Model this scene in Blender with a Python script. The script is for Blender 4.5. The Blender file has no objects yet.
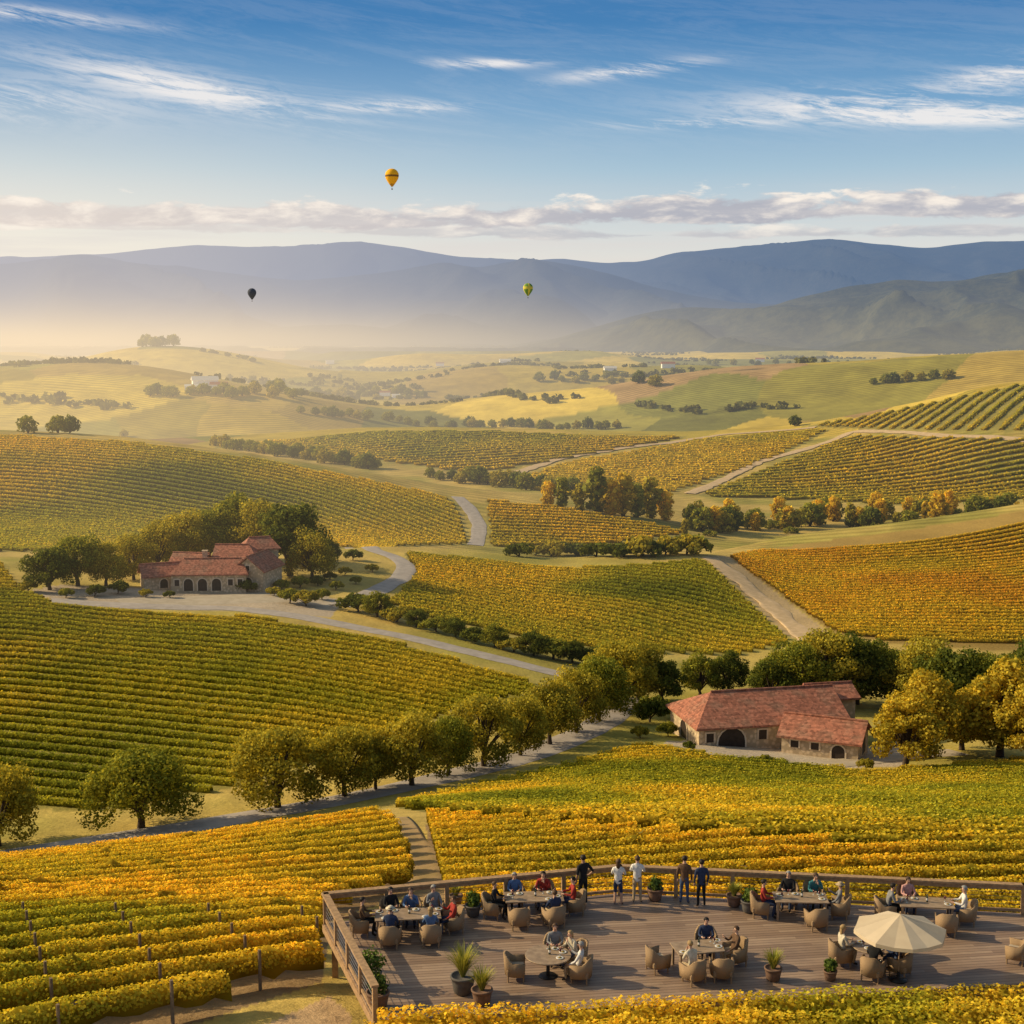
import bpy, bmesh, math, random, time
import numpy as np
from mathutils import Vector, Matrix
T0=time.time()
rng=np.random.default_rng(7); random.seed(7)
C=bpy.context.scene.collection
R=math.radians
F=1024*50/36; PITCH=R(7.3); CP,SP=math.cos(PITCH),math.sin(PITCH)
def ray(px,py):
    u=(px-512)/F; v=(512-py)/F; dy=CP+v*SP
    return u/dy,(-SP+v*CP)/dy
# ------------------------------------------------------------ node helpers
def lk(nt,v,sock):
    if v is None: return
    if isinstance(v,bpy.types.NodeSocket): nt.links.new(v,sock)
    else:
        if isinstance(v,(tuple,list)) and len(v)==3 and sock.type=='RGBA': v=(*v,1)
        sock.default_value=v
def M(nt,op,a,b=None,c=None,clamp=False):
    n=nt.nodes.new('ShaderNodeMath'); n.operation=op; n.use_clamp=clamp
    for i,v in enumerate((a,b,c)): lk(nt,v,n.inputs[i])
    return n.outputs[0]
def MX(nt,f,a,b,blend='MIX'):
    n=nt.nodes.new('ShaderNodeMix'); n.data_type='RGBA'; n.blend_type=blend
    lk(nt,f,n.inputs[0]); lk(nt,a,n.inputs[6]); lk(nt,b,n.inputs[7]); return n.outputs[2]
def SS(nt,v,a,b):
    n=nt.nodes.new('ShaderNodeMapRange'); n.interpolation_type='SMOOTHSTEP'
    lk(nt,v,n.inputs[0]); n.inputs[1].default_value=a; n.inputs[2].default_value=b; return n.outputs[0]
def XYZ(nt,x,y,z):
    n=nt.nodes.new('ShaderNodeCombineXYZ'); lk(nt,x,n.inputs[0]); lk(nt,y,n.inputs[1]); lk(nt,z,n.inputs[2]); return n.outputs[0]
def NOI(nt,vec,scale,detail=4,rough=.55,dist=0):
    n=nt.nodes.new('ShaderNodeTexNoise'); 
    if vec is not None: nt.links.new(vec,n.inputs['Vector'])
    n.inputs['Scale'].default_value=scale; n.inputs['Detail'].default_value=detail
    n.inputs['Roughness'].default_value=rough; n.inputs['Distortion'].default_value=dist
    return n.outputs[0]
def RAMP(nt,f,stops):
    n=nt.nodes.new('ShaderNodeValToRGB'); lk(nt,f,n.inputs[0]); e=n.color_ramp.elements
    while len(e)<len(stops): e.new(.5)
    for i,(p,c) in enumerate(stops): e[i].position=p; e[i].color=(*c,1)
    return n.outputs[0]
# aerial haze painted into materials as emission, by a point's place in the valley
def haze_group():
    g=bpy.data.node_groups.new('painted_haze','ShaderNodeTree')
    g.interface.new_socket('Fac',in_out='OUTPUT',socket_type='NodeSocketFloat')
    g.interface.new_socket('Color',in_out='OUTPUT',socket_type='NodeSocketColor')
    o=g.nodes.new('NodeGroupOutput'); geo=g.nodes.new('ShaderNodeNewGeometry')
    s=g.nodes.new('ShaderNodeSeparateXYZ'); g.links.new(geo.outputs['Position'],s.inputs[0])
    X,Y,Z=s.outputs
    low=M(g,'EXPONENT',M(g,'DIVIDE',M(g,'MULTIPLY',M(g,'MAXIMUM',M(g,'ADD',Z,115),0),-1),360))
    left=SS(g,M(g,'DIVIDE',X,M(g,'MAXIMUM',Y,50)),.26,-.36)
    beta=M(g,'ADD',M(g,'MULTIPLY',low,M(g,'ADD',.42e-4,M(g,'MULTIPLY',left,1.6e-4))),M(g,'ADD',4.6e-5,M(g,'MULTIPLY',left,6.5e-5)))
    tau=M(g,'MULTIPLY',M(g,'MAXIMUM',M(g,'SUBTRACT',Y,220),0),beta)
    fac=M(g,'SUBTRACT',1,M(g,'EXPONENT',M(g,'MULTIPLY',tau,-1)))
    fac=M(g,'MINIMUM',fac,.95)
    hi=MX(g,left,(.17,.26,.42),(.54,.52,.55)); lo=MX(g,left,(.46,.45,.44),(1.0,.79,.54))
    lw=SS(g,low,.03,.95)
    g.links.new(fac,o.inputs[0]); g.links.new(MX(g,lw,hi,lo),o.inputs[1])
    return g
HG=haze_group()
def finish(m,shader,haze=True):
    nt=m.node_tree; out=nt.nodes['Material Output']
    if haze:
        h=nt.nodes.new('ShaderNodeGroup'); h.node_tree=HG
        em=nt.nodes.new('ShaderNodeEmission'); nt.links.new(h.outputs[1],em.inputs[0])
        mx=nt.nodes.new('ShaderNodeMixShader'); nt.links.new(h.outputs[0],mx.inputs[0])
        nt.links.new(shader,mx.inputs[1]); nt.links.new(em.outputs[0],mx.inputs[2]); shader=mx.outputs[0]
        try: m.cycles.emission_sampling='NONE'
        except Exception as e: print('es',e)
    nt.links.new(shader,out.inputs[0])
def newmat(name):
    m=bpy.data.materials.new(name); m.use_nodes=True
    p=m.node_tree.nodes['Principled BSDF']; p.inputs['Roughness'].default_value=.85
    p.inputs['Specular IOR Level'].default_value=.25
    return m,m.node_tree,p
def posn(nt,obj=True):
    if obj:
        return nt.nodes.new('ShaderNodeTexCoord').outputs['Object']
    return nt.nodes.new('ShaderNodeNewGeometry').outputs['Position']
MC={}
def mat(name,c1,c2=None,scale=6,rough=.8,bump=0,haze=False,metal=0,spec=.25):
    if name in MC: return MC[name]
    m,nt,p=newmat(name); c2=c2 or tuple(x*.75 for x in c1)
    n=NOI(nt,posn(nt),scale,5)
    nt.links.new(MX(nt,SS(nt,n,.3,.7),c1,c2),p.inputs['Base Color'])
    p.inputs['Roughness'].default_value=rough; p.inputs['Metallic'].default_value=metal; p.inputs['Specular IOR Level'].default_value=spec
    if bump:
        b=nt.nodes.new('ShaderNodeBump'); b.inputs['Strength'].default_value=bump; b.inputs['Distance'].default_value=.02
        nt.links.new(n,b.inputs['Height']); nt.links.new(b.outputs[0],p.inputs['Normal'])
    finish(m,p.outputs[0],haze); MC[name]=m; return m
def leafmat(name,trans=.35,haze=True):
    m=bpy.data.materials.new(name); m.use_nodes=True; nt=m.node_tree; nt.nodes.remove(nt.nodes['Principled BSDF'])
    a=nt.nodes.new('ShaderNodeAttribute'); a.attribute_name='Col'
    p=nt.nodes.new('ShaderNodeBsdfDiffuse'); nt.links.new(a.outputs['Color'],p.inputs[0])
    t=nt.nodes.new('ShaderNodeBsdfTranslucent'); nt.links.new(MX(nt,1,a.outputs['Color'],(1.35,1.15,.6),'MULTIPLY'),t.inputs[0])
    mx=nt.nodes.new('ShaderNodeMixShader'); mx.inputs[0].default_value=trans
    nt.links.new(p.outputs[0],mx.inputs[1]); nt.links.new(t.outputs[0],mx.inputs[2])
    finish(m,mx.outputs[0],haze); return m
LEAF=leafmat('vine_leaves',.44); TLEAF=leafmat('tree_leaves',.40)
# ------------------------------------------------------------ numpy noise
def vn(x,y,seed=0):
    xi=np.floor(x).astype(np.int64); yi=np.floor(y).astype(np.int64); fx=x-xi; fy=y-yi
    fx=fx*fx*(3-2*fx); fy=fy*fy*(3-2*fy)
    def h(a,b):
        k=(a*374761393+b*668265263+seed*974711)&0xffffffff
        k=((k^(k>>13))*1274126177)&0xffffffff; k=k^(k>>16)
        return (k&0xffff)/65535.
    return (h(xi,yi)*(1-fx)+h(xi+1,yi)*fx)*(1-fy)+(h(xi,yi+1)*(1-fx)+h(xi+1,yi+1)*fx)*fy
def fbm(x,y,o=4,seed=0):
    r=0;a=.5;t=0
    for i in range(o):
        r=r+a*vn(x*2**i,y*2**i,seed+i*17); t+=a; a*=.5
    return r/t
# ------------------------------------------------------------ mesh helpers
def npmesh(name,V,Q,col=None,m=None,smooth=False,parent=None,link=True):
    me=bpy.data.meshes.new(name); V=np.asarray(V,np.float32); Q=np.asarray(Q,np.int32)
    me.vertices.add(len(V)); me.vertices.foreach_set('co',V.ravel())
    me.loops.add(Q.size); me.loops.foreach_set('vertex_index',Q.ravel())
    k=Q.shape[1]; me.polygons.add(len(Q)); me.polygons.foreach_set('loop_start',np.arange(0,Q.size,k,dtype=np.int32))
    if smooth: me.polygons.foreach_set('use_smooth',np.ones(len(Q),bool))
    me.update(calc_edges=True)
    if col is not None:
        a=me.attributes.new('Col','FLOAT_COLOR','POINT'); c=np.ones((len(V),4),np.float32); c[:,:3]=col; a.data.foreach_set('color',c.ravel())
    if m: me.materials.append(m)
    if not link: return me
    o=bpy.data.objects.new(name,me); C.objects.link(o)
    if parent: o.parent=parent
    return o
def tag(o,label=None,cat=None,group=None,kind=None):
    if label: o['label']=label
    if cat: o['category']=cat
    if group: o['group']=group
    if kind: o['kind']=kind
    return o
def thing(name,label,cat,loc=(0,0,0),rz=0,group=None):
    o=bpy.data.objects.new(name,None); C.objects.link(o); o.location=loc; o.rotation_euler=(0,0,rz); o.empty_display_size=.2
    return tag(o,label,cat,group)
def obj(name,bm,m,parent=None,smooth=False):
    bmesh.ops.recalc_face_normals(bm,faces=bm.faces)
    me=bpy.data.meshes.new(name); bm.to_mesh(me); bm.free()
    for x in (m if isinstance(m,(list,tuple)) else [m]): me.materials.append(x)
    if smooth: me.polygons.foreach_set('use_smooth',np.ones(len(me.polygons),bool))
    o=bpy.data.objects.new(name,me); C.objects.link(o)
    if parent: o.parent=parent
    return o
def dup(root,loc,rz=0,label=None,group=None,scale=None):
    r=root.copy(); C.objects.link(r); r.location=loc; r.rotation_euler=(0,0,rz)
    if scale: r.scale=scale
    if label: r['label']=label
    if group: r['group']=group
    for ch in root.children:
        c=ch.copy(); C.objects.link(c); c.parent=r
        for g in ch.children:
            d=g.copy(); C.objects.link(d); d.parent=c
    return r
def box(bm,c,s,rz=0,bev=0,mi=0):
    g=bmesh.ops.create_cube(bm,size=1)['verts']
    mtx=Matrix.Translation(c)@Matrix.Rotation(rz,4,'Z')@Matrix.Diagonal((*s,1))
    bmesh.ops.transform(bm,matrix=mtx,verts=g)
    fs=set(f for v in g for f in v.link_faces)
    for f in fs: f.material_index=mi
    if bev: bmesh.ops.bevel(bm,geom=list(set(e for v in g for e in v.link_edges)),offset=bev,segments=1,affect='EDGES')
def cyl(bm,p,q,r1,r2,seg=8,mi=0):
    p=Vector(p);q=Vector(q);d=q-p
    g=bmesh.ops.create_cone(bm,cap_ends=True,segments=seg,radius1=r1,radius2=r2,depth=d.length)['verts']
    mtx=Matrix.Translation((p+q)/2)@d.to_track_quat('Z','Y').to_matrix().to_4x4()
    bmesh.ops.transform(bm,matrix=mtx,verts=g)
    for f in set(f for v in g for f in v.link_faces): f.material_index=mi
def lathe(bm,prof,seg=16,c=(0,0,0),gore=None):
    rings=[]
    for r,z in prof:
        rings.append([bm.verts.new((c[0]+r*math.cos(2*math.pi*i/seg),c[1]+r*math.sin(2*math.pi*i/seg),c[2]+z)) for i in range(seg)])
    for a,b in zip(rings,rings[1:]):
        for i in range(seg):
            f=bm.faces.new((a[i],a[(i+1)%seg],b[(i+1)%seg],b[i])); f.smooth=True
            if gore: f.material_index=gore(i,(a[i].co.z+b[i].co.z)/2)
    bm.faces.new(rings[0][::-1]); bm.faces.new(rings[-1])
def sph(bm,c,s,sub=2,mi=0):
    g=bmesh.ops.create_icosphere(bm,subdivisions=sub,radius=1)['verts']
    bmesh.ops.transform(bm,matrix=Matrix.Translation(c)@Matrix.Diagonal((*s,1)),verts=g)
    for f in set(f for v in g for f in v.link_faces): f.material_index=mi; f.smooth=True
# ------------------------------------------------------------ terrain
def cz(pts): return [((p-512)/F/.955,z,Y) for p,z,Y in pts]
def cy(pts):
    o=[]
    for p,y,Y in pts:
        a,t=ray(p,y); o.append((a,t*Y,Y))
    return o
CV=[cz([(-400,-20,6),(1400,-20,6)]),
 cz([(-400,-21,30),(300,-21,30),(1400,-21.4,30)]),
 cz([(-400,-21.1,40),(310,-21.2,40),(390,-21.9,40),(1400,-21.9,40)]),
 cz([(-400,-22.2,46),(310,-22.3,46),(390,-22.7,46),(1400,-22.7,46)]),
 cz([(-400,-24.1,54),(310,-24.1,54),(400,-25.0,54),(1400,-25.1,54)]),
 cz([(-400,-27.0,64),(310,-27.0,64),(400,-27.5,64),(1400,-27.5,64)]),
 cy([(-300,890,80),(0,877,80),(170,857,86),(380,823,95),(550,830,88),(700,841,80),(850,853,76),(1024,860,75),(1324,872,75)]),
 cy([(-300,886,110),(0,868,110),(170,844,116),(380,809,122),(550,804,120),(700,806,115),(850,810,112),(1024,810,112),(1324,815,110)]),
 cy([(-300,872,136),(0,854,140),(170,829,148),(300,808,154),(400,790,160),(500,764,176),(560,752,186),(640,738,196),(700,746,192),(870,764,186),(1024,750,196),(1324,760,196)]),
 cy([(-300,760,185),(0,745,190),(170,735,192),(300,722,196),(400,712,205),(500,708,212),(560,706,218),(640,712,222),(700,716,222),(870,722,222),(1024,715,225),(1324,715,225)]),
 cy([(-300,610,285),(0,590,290),(100,602,285),(260,609,280),(400,636,262),(550,672,245),(640,692,240),(760,694,240),(900,700,245),(1024,700,245),(1324,700,245)]),
 cy([(-300,572,315),(0,567,318),(100,582,312),(180,585,312),(260,582,315),(340,586,318),(400,600,305),(560,630,300),(640,640,300),(700,648,300),(780,655,290),(900,660,285),(1024,660,285),(1324,650,285)]),
 cy([(-300,558,350),(0,556,350),(130,566,345),(260,563,352),(340,552,372),(400,545,395),(480,554,395),(560,563,395),(700,554,395),(780,580,390),(900,570,400),(1024,560,400),(1324,540,400)]),
 cy([(-300,553,400),(0,553,400),(130,560,400),(260,560,400),(340,553,420),(440,554,450),(560,568,450),(660,560,455),(720,551,460),(800,537,465),(900,524,470),(1024,504,475),(1324,470,475)]),
 cy([(-300,520,500),(0,518,500),(130,525,500),(260,532,500),(380,538,510),(440,542,530),(560,550,530),(700,551,545),(900,550,560),(1024,540,560),(1324,510,560)]),
 cy([(-300,425,670),(0,431,670),(130,438,670),(250,454,650),(380,476,640),(440,489,640),(500,497,630),(600,509,620),(700,528,610),(760,530,640),(900,526,650),(1024,512,650),(1324,490,650)]),
 cy([(-300,454,850),(0,454,850),(130,457,850),(250,470,840),(380,484,820),(500,486,820),(600,490,800),(700,503,770),(800,506,770),(900,502,770),(1024,495,770),(1324,470,770)]),
 cy([(-300,442,1150),(0,440,1150),(130,440,1150),(250,436,1150),(380,427,1150),(500,428,1150),(600,433,1130),(700,433,1130),(780,426,1110),(840,419,1100),(900,406,1080),(1024,379,1060),(1324,360,1060)]),
 cy([(-300,450,1450),(0,448,1450),(130,448,1450),(250,450,1400),(380,450,1400),(500,449,1400),(600,449,1400),(700,447,1350),(840,442,1350),(900,434,1350),(1024,415,1350),(1324,400,1350)]),
 cy([(-300,384,2000),(0,377,2000),(70,370,2000),(140,372,2000),(220,384,1950),(300,398,1950),(400,414,2000),(500,408,2000),(600,402,2000),(700,390,2000),(800,382,2000),(900,380,1900),(1024,370,1850),(1324,370,1850)]),
 cy([(-300,404,2600),(0,400,2600),(250,398,2600),(400,398,2600),(500,397,2600),(620,395,2600),(700,394,2600),(800,393,2600),(900,390,2500),(1024,384,2500),(1324,384,2500)]),
 cy([(-300,384,3300),(0,378,3300),(50,368,3300),(100,351,3300),(155,343,3300),(205,346,3300),(250,356,3300),(320,372,3300),(500,380,3300),(620,374,3300),(700,370,3300),(800,374,3300),(900,366,3300),(1024,356,3300),(1324,350,3300)]),
 cy([(-300,374,4000),(0,374,4000),(500,374,4000),(1324,370,4000)]),
 cy([(-300,364,4700),(0,366,4700),(330,364,4700),(500,364,4700),(700,361,4700),(800,359,4700),(900,361,4700),(1024,354,4700),(1324,350,4700)]),
 cy([(-300,356,6500),(0,356,6500),(500,356,6500),(1324,355,6500)]),
 cy([(-400,346,10000),(1400,346,10000)]),
 cy([(-400,341,16000),(1400,341,16000)])]
NA,NS=900,930
A=np.linspace(-.66,.66,NA); S=np.linspace(math.log(6.01),math.log(15500),NS); YS=np.exp(S)
KZ=[];KY=[]
ker=np.exp(-.5*(np.arange(-45,46)/15.)**2); ker/=ker.sum()
def sm(v): return np.convolve(np.pad(v,45,mode='edge'),ker,'valid')
for c in CV:
    a=np.array([q[0] for q in c]); KZ.append(sm(np.interp(A,a,[q[1] for q in c]))); KY.append(sm(np.interp(A,a,[q[2] for q in c])))
KZ=np.array(KZ);KY=np.array(KY)
for k in range(1,len(KY)): KY[k]=np.maximum(KY[k],KY[k-1]*1.03)
Z=np.zeros((NA,NS))
def pchip(x,y,xs):
    h=np.diff(x);d=np.diff(y)/h;m=np.zeros(len(x))
    w1=2*h[1:]+h[:-1];w2=h[1:]+2*h[:-1]
    ok=(d[:-1]*d[1:])>0
    with np.errstate(divide='ignore',invalid='ignore'):
        m[1:-1]=np.where(ok,(w1+w2)/(w1/d[:-1]+w2/d[1:]),0)
    m[0]=d[0];m[-1]=d[-1]
    i=np.clip(np.searchsorted(x,xs)-1,0,len(x)-2); t=(xs-x[i])/h[i]
    t2=t*t;t3=t2*t
    return (2*t3-3*t2+1)*y[i]+(t3-2*t2+t)*h[i]*m[i]+(-2*t3+3*t2)*y[i+1]+(t3-t2)*h[i]*m[i+1]
for j in range(NA): Z[j]=pchip(np.log(KY[:,j]),KZ[:,j],S)
AA,YY=np.meshgrid(A,YS,indexing='ij'); XX=AA*YY
amp=np.clip((YY-60)/200,0,1)*np.minimum(YY*.003,6)
Z+=(fbm(AA*14+5,np.log(YY)*9,4,3)-.5)*amp
hw=np.clip((YY-1300)/500,0,1)*np.clip((8000-YY)/4000,0,1)*(1-.85*np.exp(-((YY-3300)/500)**2)*(AA<-.12))
hb=fbm(XX/620+3,YY/480+1,2,61); Z+=np.clip((hb-.46)*3.2,-.1,1)*hw*(14+YY*.007)
def H(X,Y):
    X=np.asarray(X,float);Y=np.asarray(Y,float)
    ia=np.clip((X/Y-A[0])/(A[1]-A[0]),0,NA-1.001); js=np.clip((np.log(Y)-S[0])/(S[1]-S[0]),0,NS-1.001)
    i=ia.astype(int);j=js.astype(int);f=ia-i;g=js-j
    return (Z[i,j]*(1-g)+Z[i,j+1]*g)*(1-f)+(Z[i+1,j]*(1-g)+Z[i+1,j+1]*g)*f
TT=Z/YY
def hit(px,py,ymin=36):
    a,t=ray(px,py); ia=min(max((a-A[0])/(A[1]-A[0]),0),NA-1.001); i=int(ia); f=ia-i
    col=TT[i]*(1-f)+TT[i+1]*f; k=np.nonzero((col>=t)&(YS>ymin))[0]
    if len(k)==0: k=[NS-1]
    k=k[0]; 
    if k>0 and col[k]!=col[k-1]:
        w=min(max((t-col[k-1])/(col[k]-col[k-1]),0),1); Y=YS[k-1]+(YS[k]-YS[k-1])*w
    else: Y=YS[k]
    X=a*Y; return X,Y,float(H(X,Y))
def inpoly(x,y,P):
    r=np.zeros(x.shape,bool); n=len(P)
    for i in range(n):
        x1,y1=P[i];x2,y2=P[(i+1)%n]
        if y1==y2: continue
        c=((y1>y)!=(y2>y))&(x<(x2-x1)*(y-y1)/(y2-y1)+x1); r^=c
    return r
def worldpoly(P,ymin=36):
    o=[];n=len(P)
    for i in range(n):
        for k in range(6):
            f=k/6; h=hit(P[i][0]*(1-f)+P[(i+1)%n][0]*f,P[i][1]*(1-f)+P[(i+1)%n][1]*f,ymin); o.append(h[:2])
    return o
# field outlines (seen from the hill top)
FP={
'front_left':[(-80,884),(0,874),(170,854),(290,838),(378,823),(396,830),(408,862),(418,892),(332,920),(322,982),(190,1026),(80,1056),(-80,1096)],
'front_middle':[(426,824),(560,836),(700,847),(850,858),(1150,866),(1150,930),(640,938),(450,920),(430,880)],
'right_front':[(392,808),(560,768),(640,746),(700,756),(870,774),(1080,757),(1080,853),(850,850),(700,838),(560,826),(440,814)],
'left_slope':[(-80,566),(0,562),(20,590),(60,606),(130,613),(255,619),(330,631),(400,646),(530,683),(540,692),(450,714),(330,758),(210,794),(90,811),(0,809),(-80,809)],
'centre_slope':[(404,553),(480,561),(560,570),(640,566),(704,560),(792,644),(740,656),(640,653),(560,645),(450,623),(382,604),(400,592),(418,574)],
'right_hill':[(728,557),(800,544),(900,531),(1024,511),(1100,502),(1100,655),(1024,652),(900,645),(832,632)],
'left_hill':[(-80,444),(0,436),(130,443),(250,459),(370,481),(440,496),(456,505),(470,545),(330,548),(150,551),(0,552),(-80,552)],
'knoll':[(486,501),(560,508),(650,524),(690,534),(600,546),(490,547)],
'mid_a':[(200,447),(300,440),(378,432),(500,432),(600,437),(690,437),(540,464),(470,474),(385,462),(290,452)],
'mid_b':[(505,484),(560,464),(700,440),(832,429),(780,456),(690,488),(640,500),(560,496)],
'mid_c':[(696,496),(850,436),(1080,440),(1080,498),(900,505)],
'mid_d':[(800,426),(850,420),(900,410),(1024,384),(1080,376),(1080,434),(880,430)]}
WP={k:worldpoly(v) for k,v in FP.items()}
# terrain colours
dry=np.array([.50,.36,.10]);grn=np.array([.31,.27,.055]);soil=np.array([.36,.24,.12])
n1=fbm(XX/30,YY/30,4,11)[...,None]; n2=fbm(AA*60,np.log(YY)*40,3,23)[...,None]
f=np.clip((n1-.42)*3,0,1); COL=dry*(1-f)+grn*f; COL=COL*(.75+.5*n2)
PH=np.zeros((NA,NS)); STR=np.zeros((NA,NS))
pl=(YY>430)&(YY<1350); PH[pl]=((.25*XX+YY)/7.5)[pl]; STR[pl]=.25
for k,P in WP.items():
    mk=inpoly(XX,YY,P)
    base={'right_hill':np.array([.30,.20,.055])}.get(k,np.array([.26,.22,.055]))
    if k in('front_left','front_middle'): base=soil*.8
    COL[mk]=(base*(.7+.6*n1))[mk]; STR[mk]=0
far=(YY>1000)&~np.any([inpoly(XX,YY,WP[k]) for k in('mid_a','mid_b','mid_c','mid_d')],axis=0)
ns=300; sa=rng.uniform(-.7,.7,ns); sl=rng.uniform(math.log(950),math.log(15500),ns)
pal=np.array([[.60,.43,.06],[.44,.34,.05],[.32,.28,.05],[.50,.35,.07],[.24,.23,.045],[.40,.26,.11],[.66,.48,.08],[.36,.31,.05],[.54,.40,.06]])
sc=pal[rng.integers(0,len(pal),ns)]*rng.uniform(.8,1.1,(ns,1)); sd=rng.uniform(-.9,.9,ns); sst=rng.uniform(0,1,ns)
wa=(AA+.05*(fbm(AA*9,np.log(YY)*4,3,5)-.5))[far]; wl=(np.log(YY)+.10*(fbm(AA*12+3,np.log(YY)*6,3,15)-.5))[far]; xf=XX[far]; yf=YY[far]
best=np.full(wa.shape,1e9);bi=np.zeros(wa.shape,int)
for i in range(ns):
    d=(wa-sa[i])**2*4+(wl-sl[i])**2*(1.2); u=d<best; best[u]=d[u]; bi[u]=i
COL[far]=sc[bi]*(.7+.6*n1[far]); 
PH[far]=(-np.sin(sd[bi])*xf+np.cos(sd[bi])*yf)/(7+3*sst[bi]); STR[far]=(sst[bi]>.2)*.32*np.clip(1-(yf-2200)/1800,0,1)
def paint(poly,col,ymin=0,ymax=1e9):
    mk=inpoly(XX,YY,worldpoly(poly))&(YY>ymin)&(YY<ymax); COL[mk]=(np.array(col)*(.7+.6*n1))[mk]
paint([(32,590),(60,585),(140,588),(300,592),(345,600),(330,618),(250,612),(130,608),(50,604)],(.42,.34,.25),200,330)
paint([(660,742),(700,740),(860,748),(900,742),(905,766),(840,768),(700,752)],(.40,.33,.25),150,240)
paint([(706,556),(728,556),(828,632),(812,645),(785,635)],(.46,.33,.17),200,500)
paint([(190,1070),(240,1036),(330,996),(352,1016),(345,1070)],(.58,.39,.21),30,60)
paint([(-60,382),(0,383),(70,374),(140,375),(205,391),(120,418),(0,430),(-60,432)],(.62,.46,.07),1400,2500)
paint([(40,374),(100,354),(155,348),(205,350),(260,360),(330,374),(200,388),(80,388)],(.62,.46,.08),2600,3600)
idx=np.arange(NA*NS).reshape(NA,NS)
Q=np.stack([idx[:-1,:-1],idx[1:,:-1],idx[1:,1:],idx[:-1,1:]],-1).reshape(-1,4)
V=np.stack([XX,YY,Z],-1).reshape(-1,3)
gm,nt,p=newmat('valley_ground')
at=nt.nodes.new('ShaderNodeAttribute'); at.attribute_name='Col'
ph=nt.nodes.new('ShaderNodeAttribute'); ph.attribute_name='phase'; st=nt.nodes.new('ShaderNodeAttribute'); st.attribute_name='stripe'
pw=posn(nt,False)
s1=NOI(nt,pw,1.6,6,.7); s2=NOI(nt,pw,.06,4,.6)
v1=M(nt,'ADD',.45,M(nt,'MULTIPLY',s1,1.1)); v2=M(nt,'ADD',.65,M(nt,'MULTIPLY',s2,.7))
w=M(nt,'SINE',M(nt,'MULTIPLY',ph.outputs['Fac'],6.2832)); stp=M(nt,'SUBTRACT',1,M(nt,'MULTIPLY',st.outputs['Fac'],SS(nt,w,-.5,.7)))
k=M(nt,'MULTIPLY',M(nt,'MULTIPLY',v1,v2),stp)
nt.links.new(MX(nt,1,at.outputs['Color'],XYZ(nt,k,k,k),'MULTIPLY'),p.inputs['Base Color']); p.inputs['Roughness'].default_value=.95; p.inputs['Specular IOR Level'].default_value=.1
b=nt.nodes.new('ShaderNodeBump'); b.inputs['Strength'].default_value=.8; b.inputs['Distance'].default_value=.2; nt.links.new(s1,b.inputs['Height']); nt.links.new(b.outputs[0],p.inputs['Normal'])
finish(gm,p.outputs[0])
g=npmesh('ground',V,Q,COL.reshape(-1,3),gm,True); g['kind']='structure'
for nm,arr in(('phase',PH),('stripe',STR)):
    a=g.data.attributes.new(nm,'FLOAT','POINT'); a.data.foreach_set('value',arr.astype(np.float32).ravel())
print('terrain',time.time()-T0)
# ------------------------------------------------------------ mountains
def mrange(name,crest,Y0,front,base,amp,col1,col2,seed,nq=90,rel=1.0,crn=.05):
    aa=np.linspace(-.8,.8,900); ca=[];ct=[]
    for px,py in crest:
        a,t=ray(px,py); ca.append(a);ct.append(t)
    zc=np.interp(aa,ca,ct)*Y0; kk=np.exp(-.5*(np.arange(-20,21)/6.)**2);kk/=kk.sum(); zc=np.convolve(np.pad(zc,20,mode='edge'),kk,'valid')
    zc=zc*(1+crn*(fbm(aa*26,aa*0+seed,3,seed+2)-.5)*2)
    q=np.linspace(0,1.35,nq); AG,QG=np.meshgrid(aa,q,indexing='ij')
    YG=Y0-front*(1-QG); XG=AG*YG
    wx=XG+front*.12*(fbm(XG/front*5,YG/front*5,3,seed+30)-.5)
    rd=1-np.abs(2*fbm(wx/front*2.8+QG*1.3,YG/front*1.1,3,seed)-1)
    r2=1-np.abs(2*fbm(wx/front*7,YG/front*3.5,3,seed+5)-1)
    qq=np.minimum(QG,2-QG); env=4*np.clip(qq,0,1)*(1-np.clip(qq,0,1))
    pr=qq**1.15+(rd-.84)*rel*env; pr=np.where(pr>.9,.9+.1*np.tanh((pr-.9)/.1),pr); pr=np.maximum(pr,0)
    zz=base+(np.maximum(zc-base,10))[:,None]*pr
    zz+=(r2-.78)*amp*(.06+.95*env)*np.clip(qq*3,0,1)+(fbm(XG/300,YG/300,3,seed+9)-.5)*amp*.08
    zz=np.where(QG<.04,base-60,zz)
    id=np.arange(len(aa)*nq).reshape(len(aa),nq); QQ=np.stack([id[:-1,:-1],id[1:,:-1],id[1:,1:],id[:-1,1:]],-1).reshape(-1,4)
    m,nt,p=newmat(name+'_slope'); pp=posn(nt,False); n=NOI(nt,pp,.003,8,.7); n3=NOI(nt,pp,.02,5,.7)
    nt.links.new(MX(nt,SS(nt,M(nt,'ADD',M(nt,'MULTIPLY',n,.6),M(nt,'MULTIPLY',n3,.4)),.40,.60),col1,col2),p.inputs['Base Color'])
    b=nt.nodes.new('ShaderNodeBump'); b.inputs['Strength'].default_value=.4; b.inputs['Distance'].default_value=12; nt.links.new(n3,b.inputs['Height']); nt.links.new(b.outputs[0],p.inputs['Normal'])
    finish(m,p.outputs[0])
    o=npmesh(name,np.stack([XG,YG,zz],-1).reshape(-1,3),QQ,None,m,True); o['kind']='structure'
mrange('near_hills',[(-400,350),(500,352),(560,338),(600,324),(650,310),(700,305),(750,312),(800,296),(850,284),(900,276),(950,280),(990,273),(1024,271),(1100,262),(1300,266)],9000,2800,-125,150,(.075,.075,.03),(.016,.026,.014),3,rel=1.35,crn=.05)
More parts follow.
